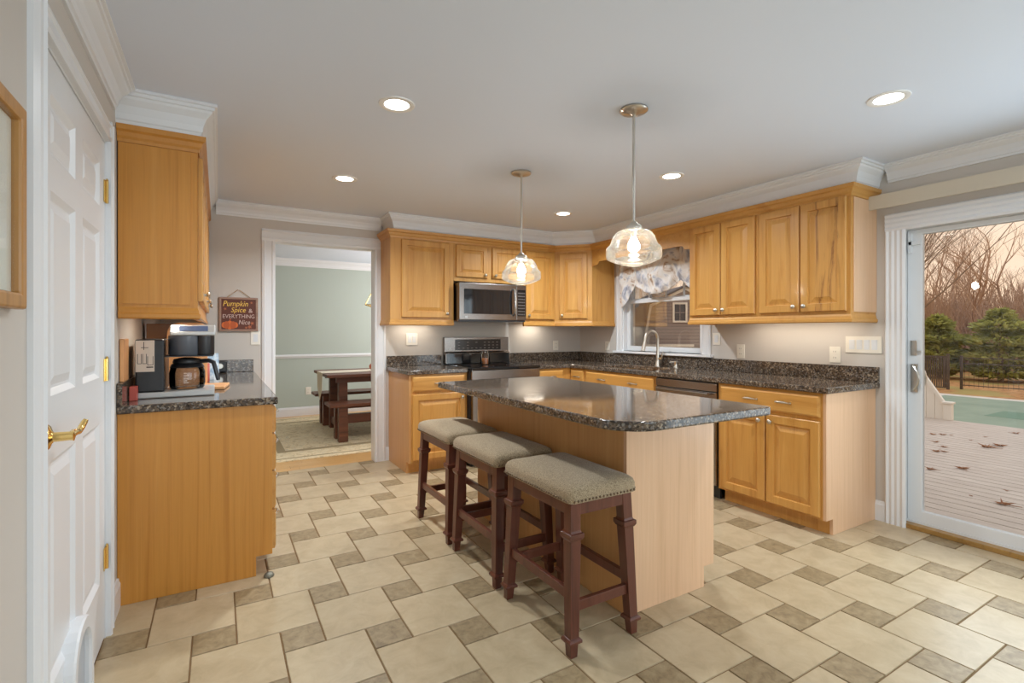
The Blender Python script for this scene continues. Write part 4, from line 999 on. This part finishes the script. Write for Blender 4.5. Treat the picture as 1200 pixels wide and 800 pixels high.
# ================================================================== outdoors
ZD, ZG = -.12, -1.0
struct(MB().box(-40, -60, ZG-.2, 90, 90, ZG).build('ground', M['ground']), 'leaf-covered ground of the back yard', 'ground')
dk = MB(); x = XR+.17
while x < 9.8:
    dk.box(x, -7, ZD-.03, min(x+.128, 9.86), 5.2, ZD, 0); x += .140
dk.box(XR+.17, -6.99, ZD-.2, 9.84, 5.19, ZD-.0305, 1)
struct(dk.build('floor_deck', [M['deck'], M['deckgap']]), 'grey-beige board deck outside the glass door', 'deck')
# white skirt rail and post at the deck edge
rl_ = thing('deck_stair_rail', 'white boarded stair rail sloping down to a capped post on the deck', 'railing', (9.8, 3.27, ZD))
mb = MB(); n = 12
for k in range(n):
    y = .06+k*.11; z0 = min(1.0, .19+y*1.52); z1 = min(1.0, .19+(y+.105)*1.52)
    mb.prism([(y, .001), (y+.105, .001), (y+.105, z1), (y, z0)], 'x', -.012, .012)
mb.build('boards', M['pvc'], rl_)
MB().prism([(.05, .222), (.55, .982), (1.42, 1.002), (1.42, 1.05), (.52, 1.05), (.05, .29)], 'x', -.03, .03).build('handrail', M['pvc'], rl_)
MB().box(-.05, -.05, .001, .05, .05, .25).build('post', M['pvc'], rl_, bevel=.004)
MB().box(-.068, -.068, .251, .068, .068, .285).build('post_cap', M['pvc'], rl_, bevel=.008)
# dry leaves on the deck
def leaf_mesh(seed):
    rnd = random.Random(seed); mb = MB(); n = 22; c = (0, 0, .006); ring = []
    for k in range(n):
        a = 2*PI*k/n; lobe = (1.0, .34, .62, .3, .85, .32)[k % 6 if k % 6 < 6 else 0]
        ring.append((lobe*math.cos(a)*.5, lobe*math.sin(a)*.5, .004+rnd.random()*.14*lobe))
    A = mb.bm.verts.new((0, 0, .05)); V = [mb.bm.verts.new(p) for p in ring]
    for k in range(n): mb.bm.faces.new([A, V[k], V[(k+1) % n]])
    mb.tube([(0, 0, .05), (-.4, .1, .04), (-.75, .12, .06)], [.015, .012, .008], 4)
    return mb.mesh('leaf', M['leaf'], recalc=False)
lm = [leaf_mesh(s) for s in (1, 2, 3)]
LV = [(8.228, 2.912, .13), (8.30, 2.83, .13), (8.375, 2.762, .07), (8.62, 2.49, .07), (7.68, 2.69, .12), (7.44, 2.52, .13), (7.09, 2.48, .16), (7.86, 2.26, .24), (8.09, 2.21, .22), (6.54, 2.40, .07), (6.11, 2.18, .14), (6.42, 2.03, .20), (8.19, 2.51, .06), (9.26, 2.37, .13), (5.86, 1.555, .06), (5.37, 1.45, .20), (5.42, 1.66, .05), (7.15, 2.42, .13)]
own = {7: 'largest orange-brown dry leaf lying on the deck', 8: 'curled dark leaf touching the largest leaf on the deck', 11: 'dark star-shaped dry leaf alone on the deck boards', 15: 'tan dry leaf on the deck nearest the glass door'}
for k, (x, y, s) in enumerate(LV):
    o = put('dry_leaf', lm[k % 3], None, (x, y, ZD+.001)); o.scale = (s*.8, s*.8, s*1.3); o.rotation_euler = (0, 0, random.random()*6)
    tag(o, own.get(k, 'small brown dry leaf lying on the deck boards'), 'leaf', 'dry leaves on the deck')
# pool
pl = thing('swimming_pool', 'swimming pool under a green mesh safety cover', 'pool')
MB().box(13.2, -6, ZG+.001, 22.3, 7.85, ZG+.06).build('coping', M['coping'], pl)
MB().box(14.0, -5.4, ZG+.0605, 21.6, 7.3, ZG+.075).build('cover', M['pool'], pl)
MB().box(17.2, 3.2, ZG+.0755, 18.6, 5.0, ZG+.079).build('drain_panel', M['pooldark'], pl)
# fence
fn = thing('pool_fence', 'black metal fence behind the pool', 'fence', (25.2, 0, ZG))
for k in range(9):
    y = 8.0-k*2.4; MB().box(-.04, y-.04, .001, .04, y+.04, 1.32).build('post', M['fence'], fn)
mb = MB()
for z in (.15, 1.0, 1.22): mb.box(-.015, -11.2, z, .015, 8.0, z+.035)
mb.build('rail', M['fence'], fn)
mb = MB(); y = -11
while y < 7.9: mb.box(-.005, y, .1, .005, y+.008, 1.25); y += .14
pk = mb.build('pickets', M['fence'], fn); pk['kind'] = 'stuff'
gt = thing('pool_gate', 'dark slatted pool gate left of the evergreens', 'gate', (24.6, 8.9, ZG))
MB().cells([-.62, -.56, .56, .62], [.05, .10, 1.25, 1.31], lambda i, j: not (i == 1 and j == 1), -.02, .02, 'x').build('gate_frame', M['fence'], gt)
mb = MB()
for k in range(16): mb.box(-.01, -.56+k*.07, .10, .01, -.56+k*.07+.045, 1.25)
mb.build('slats', M['fence'], gt)
for s in (-1, 1): MB().box(-.04, s*.68-.04, .001, .04, s*.68+.04, 1.4).build('post', M['fence'], gt)
# evergreens
def evergreen_mesh(seed, w, h, n=5200):
    rnd = random.Random(seed); mb = MB()
    for k in range(n):
        u = rnd.random(); z = h*(.06+.94*u); R = w*(math.sin(PI*min(1, (.16+.84*u)))**.7)*(.78+.22*math.sin(z*9+seed))*(1-.25*u)
        a = rnd.random()*2*PI; r = R*math.sqrt(rnd.uniform(.25, 1)); R2 = 1+.18*math.sin(3*a+seed)
        c = Vector((r*R2*math.cos(a), r*R2*math.sin(a), z)); L = rnd.uniform(.14, .34)
        d = Vector((math.cos(a)+rnd.uniform(-.6, .6), math.sin(a)+rnd.uniform(-.6, .6), rnd.uniform(-.35, .6))).normalized()
        s = d.cross(Vector((rnd.uniform(-1, 1), rnd.uniform(-1, 1), 1))).normalized()*L*.22
        mb.bm.faces.new([mb.bm.verts.new(p) for p in (c-s, c+d*L*.6-s*.9, c+d*L, c+d*L*.6+s*.9, c+s)])
    return mb.mesh('foliage', M['ever'], recalc=False)
def evergreen(loc, w, h, seed, label):
    t = thing('evergreen_tree', label, 'tree', (loc[0], loc[1], ZG), 0, 'evergreens behind the fence')
    put('foliage', evergreen_mesh(seed, w, h), t)
    MB().tube([(0, 0, .001), (0, 0, h*.8)], [.12, .03], 8).build('trunk', M['bark'], t)
evergreen((30.5, 10.6), 1.35, 3.0, 3, 'rounded evergreen left of the tallest one behind the pool fence')
evergreen((30.5, 8.3), 1.7, 3.25, 4, 'tallest and widest evergreen behind the pool fence')
evergreen((31.5, 6.7), 1.4, 2.7, 5, 'evergreen at the right edge behind the pool fence')
evergreen((33.0, 12.6), 1.0, 2.6, 6, 'slim evergreen partly hidden by the glass door stile')
# bare trees
def bare_mesh(seed, h, lean=(0, 0), spread=.55, stems=1, levels=5, r0=.16):
    rnd = random.Random(seed); mb = MB(); cnt = [0]
    def grow(p, d, L, r, lev):
        cnt[0] += 1
        n = 3 if lev > 2 else 2; pts = [p]; q = p; dd = d
        for k in range(n):
            dd = (dd+Vector((rnd.uniform(-1, 1), rnd.uniform(-1, 1), rnd.uniform(-.4, .7)))*.13+Vector((lean[0], lean[1], 0))*.05).normalized()
            q = q+dd*L/n; pts.append(q)
        mb.tube(pts, [r*(1-.45*k/n) for k in range(n+1)], 5 if lev > 3 else 3, cap=False)
        if lev == 0: return
        m = rnd.choice((2, 3, 3)) if lev > 1 else 3
        for k in range(m):
            t = rnd.uniform(.45, 1.0) if k else 1.0
            i = min(n-1, int(t*n)); f = t*n-i; s = pts[i].lerp(pts[i+1], min(1, f))
            ax = Vector((rnd.uniform(-1, 1), rnd.uniform(-1, 1), rnd.uniform(-.15, .7)))
            nd = (dd+ax*spread*(1.2 if k else .6)).normalized()
            grow(s, nd, L*rnd.uniform(.62, .86), r*(.62 if k == 0 else .45), lev-1)
    for s in range(stems):
        d = Vector((lean[0]+rnd.uniform(-.35, .35)*(stems > 1), lean[1]+rnd.uniform(-.35, .35)*(stems > 1), 1)).normalized()
        grow(Vector((rnd.uniform(-.15, .15)*(stems > 1), rnd.uniform(-.15, .15)*(stems > 1), 0)), d, h*.30, r0*(1 if stems == 1 else .7), levels)
    return mb.mesh('bare_tree', M['bark'], recalc=False)
big = put('bare_tree', bare_mesh(21, 10, (0, -.62), .36, 6, 6, .085), None, (19.5, 10.2, ZG)); tag(big, 'large bare multi-stemmed tree leaning across the top of the glass door', 'tree', 'bare trees of the yard')
big2 = put('bare_tree', big.data, None, (25, 14.2, ZG), rot=(0, 0, .35)); tag(big2, 'second leaning bare tree standing behind the large multi-stemmed one', 'tree', 'bare trees of the yard')
bm_ = [bare_mesh(30+k, 10, (0, 0), .6, 1, 5, .15) for k in range(4)]
for me in bm_: me.materials.clear(); me.materials.append(M['twig'])
rw = random.Random(5); spots_ = []
for k in range(74):
    ang = rw.uniform(math.radians(4), math.radians(36)) if k < 64 else rw.uniform(math.radians(38), math.radians(50)); dist = rw.uniform(38, 75)
    x, y = dist*math.cos(ang), dist*math.sin(ang)
    if any((x-p)**2+(y-q)**2 < 2.2 for p, q in spots_): continue
    spots_.append((x, y))
    o = put('bare_tree', bm_[k % 4], None, (x, y, ZG)); s = rw.uniform(.75, 1.25); o.scale = (s, s, s*rw.uniform(.85, 1.1)); o.rotation_euler = (0, 0, rw.random()*6.28)
    tag(o, 'bare brown tree in the woods behind the pool', 'tree', 'bare trees in the woods')
# brushy understorey of the woods
rb = random.Random(9); mb = MB()
for k in range(16000):
    ang = rb.uniform(math.radians(4), math.radians(36)); dist = rb.uniform(38, 66); x, y = dist*math.cos(ang), dist*math.sin(ang)
    h = rb.uniform(2.0, 6.6)*(.6+.4*rb.random()); p = Vector((x, y, ZG)); d = Vector((rb.uniform(-.4, .4), rb.uniform(-.4, .4), 1))
    mb.tube([p, p+d*h*.5, p+d*h+Vector((rb.uniform(-.3, .3), rb.uniform(-.3, .3), 0))], [.035, .025, .01], 3, cap=False)
tag(mb.build('undergrowth', M['twig'], recalc=False), 'tangled brown undergrowth filling the woods behind the fence', 'undergrowth', kind='stuff')
# gambrel-roofed neighbour house
hs = thing('neighbour_house', 'grey sided house with white-trimmed gambrel gable seen through the window', 'house', (22.55, 19.23, ZG), -YAW)
g1 = [(-2.55, 0), (-2.35, 2.0), (-2.05, 3.78), (0, 4.78), (2.05, 3.78), (2.35, 2.0), (2.55, 0)]
MB().prism([(-2.4, 0.001), (-2.35, 2.0), (-2.05, 3.72), (0, 4.72), (2.05, 3.72), (2.35, 2.0), (2.4, .001)], 'y', 0, 8).build('wall', M['siding'], hs)
mb = MB()
for a, b in zip(g1, g1[1:]):
    d = Vector((b[0]-a[0], b[1]-a[1])).normalized(); nn = Vector((-d.y, d.x))*-.16
    mb.prism([a, b, (b[0]+nn.x*-1*0+nn.x, b[1]+nn.y), (a[0]+nn.x, a[1]+nn.y)], 'y', -.10, -.005)
mb.build('gable_trim', M['pvc'], hs)
mb = MB()
for a, b in zip(g1, g1[1:]):
    d = Vector((b[0]-a[0], b[1]-a[1])).normalized(); nn = Vector((-d.y, d.x))*.10
    mb.prism([a, b, (b[0]+nn.x, b[1]+nn.y), (a[0]+nn.x, a[1]+nn.y)], 'y', -.2, 8.2)
mb.build('roof', M['shingle'], hs)
wf = MB().cells([-.72, -.62, .0, .10], [2.78, 2.88, 3.80, 3.90], lambda i, j: not (i == 1 and j == 1), -.06, .0, 'y').build('window', M['pvc'], hs)
MB().box(-.62, -.02, 2.88, 0, -.005, 3.80).build('pane', mat('dark_pane', lin((74, 72, 76)), .1), wf)
mb = MB(); mb.box(-.63, -.035, 3.32, .01, -.021, 3.36); mb.box(-.33, -.035, 2.88, -.29, -.021, 3.80); mb.build('muntin', M['siding'], wf)
MB().box(-2.3, -.12, 1.42, .45, -.004, 1.56).build('trim_band', M['pvc'], hs)
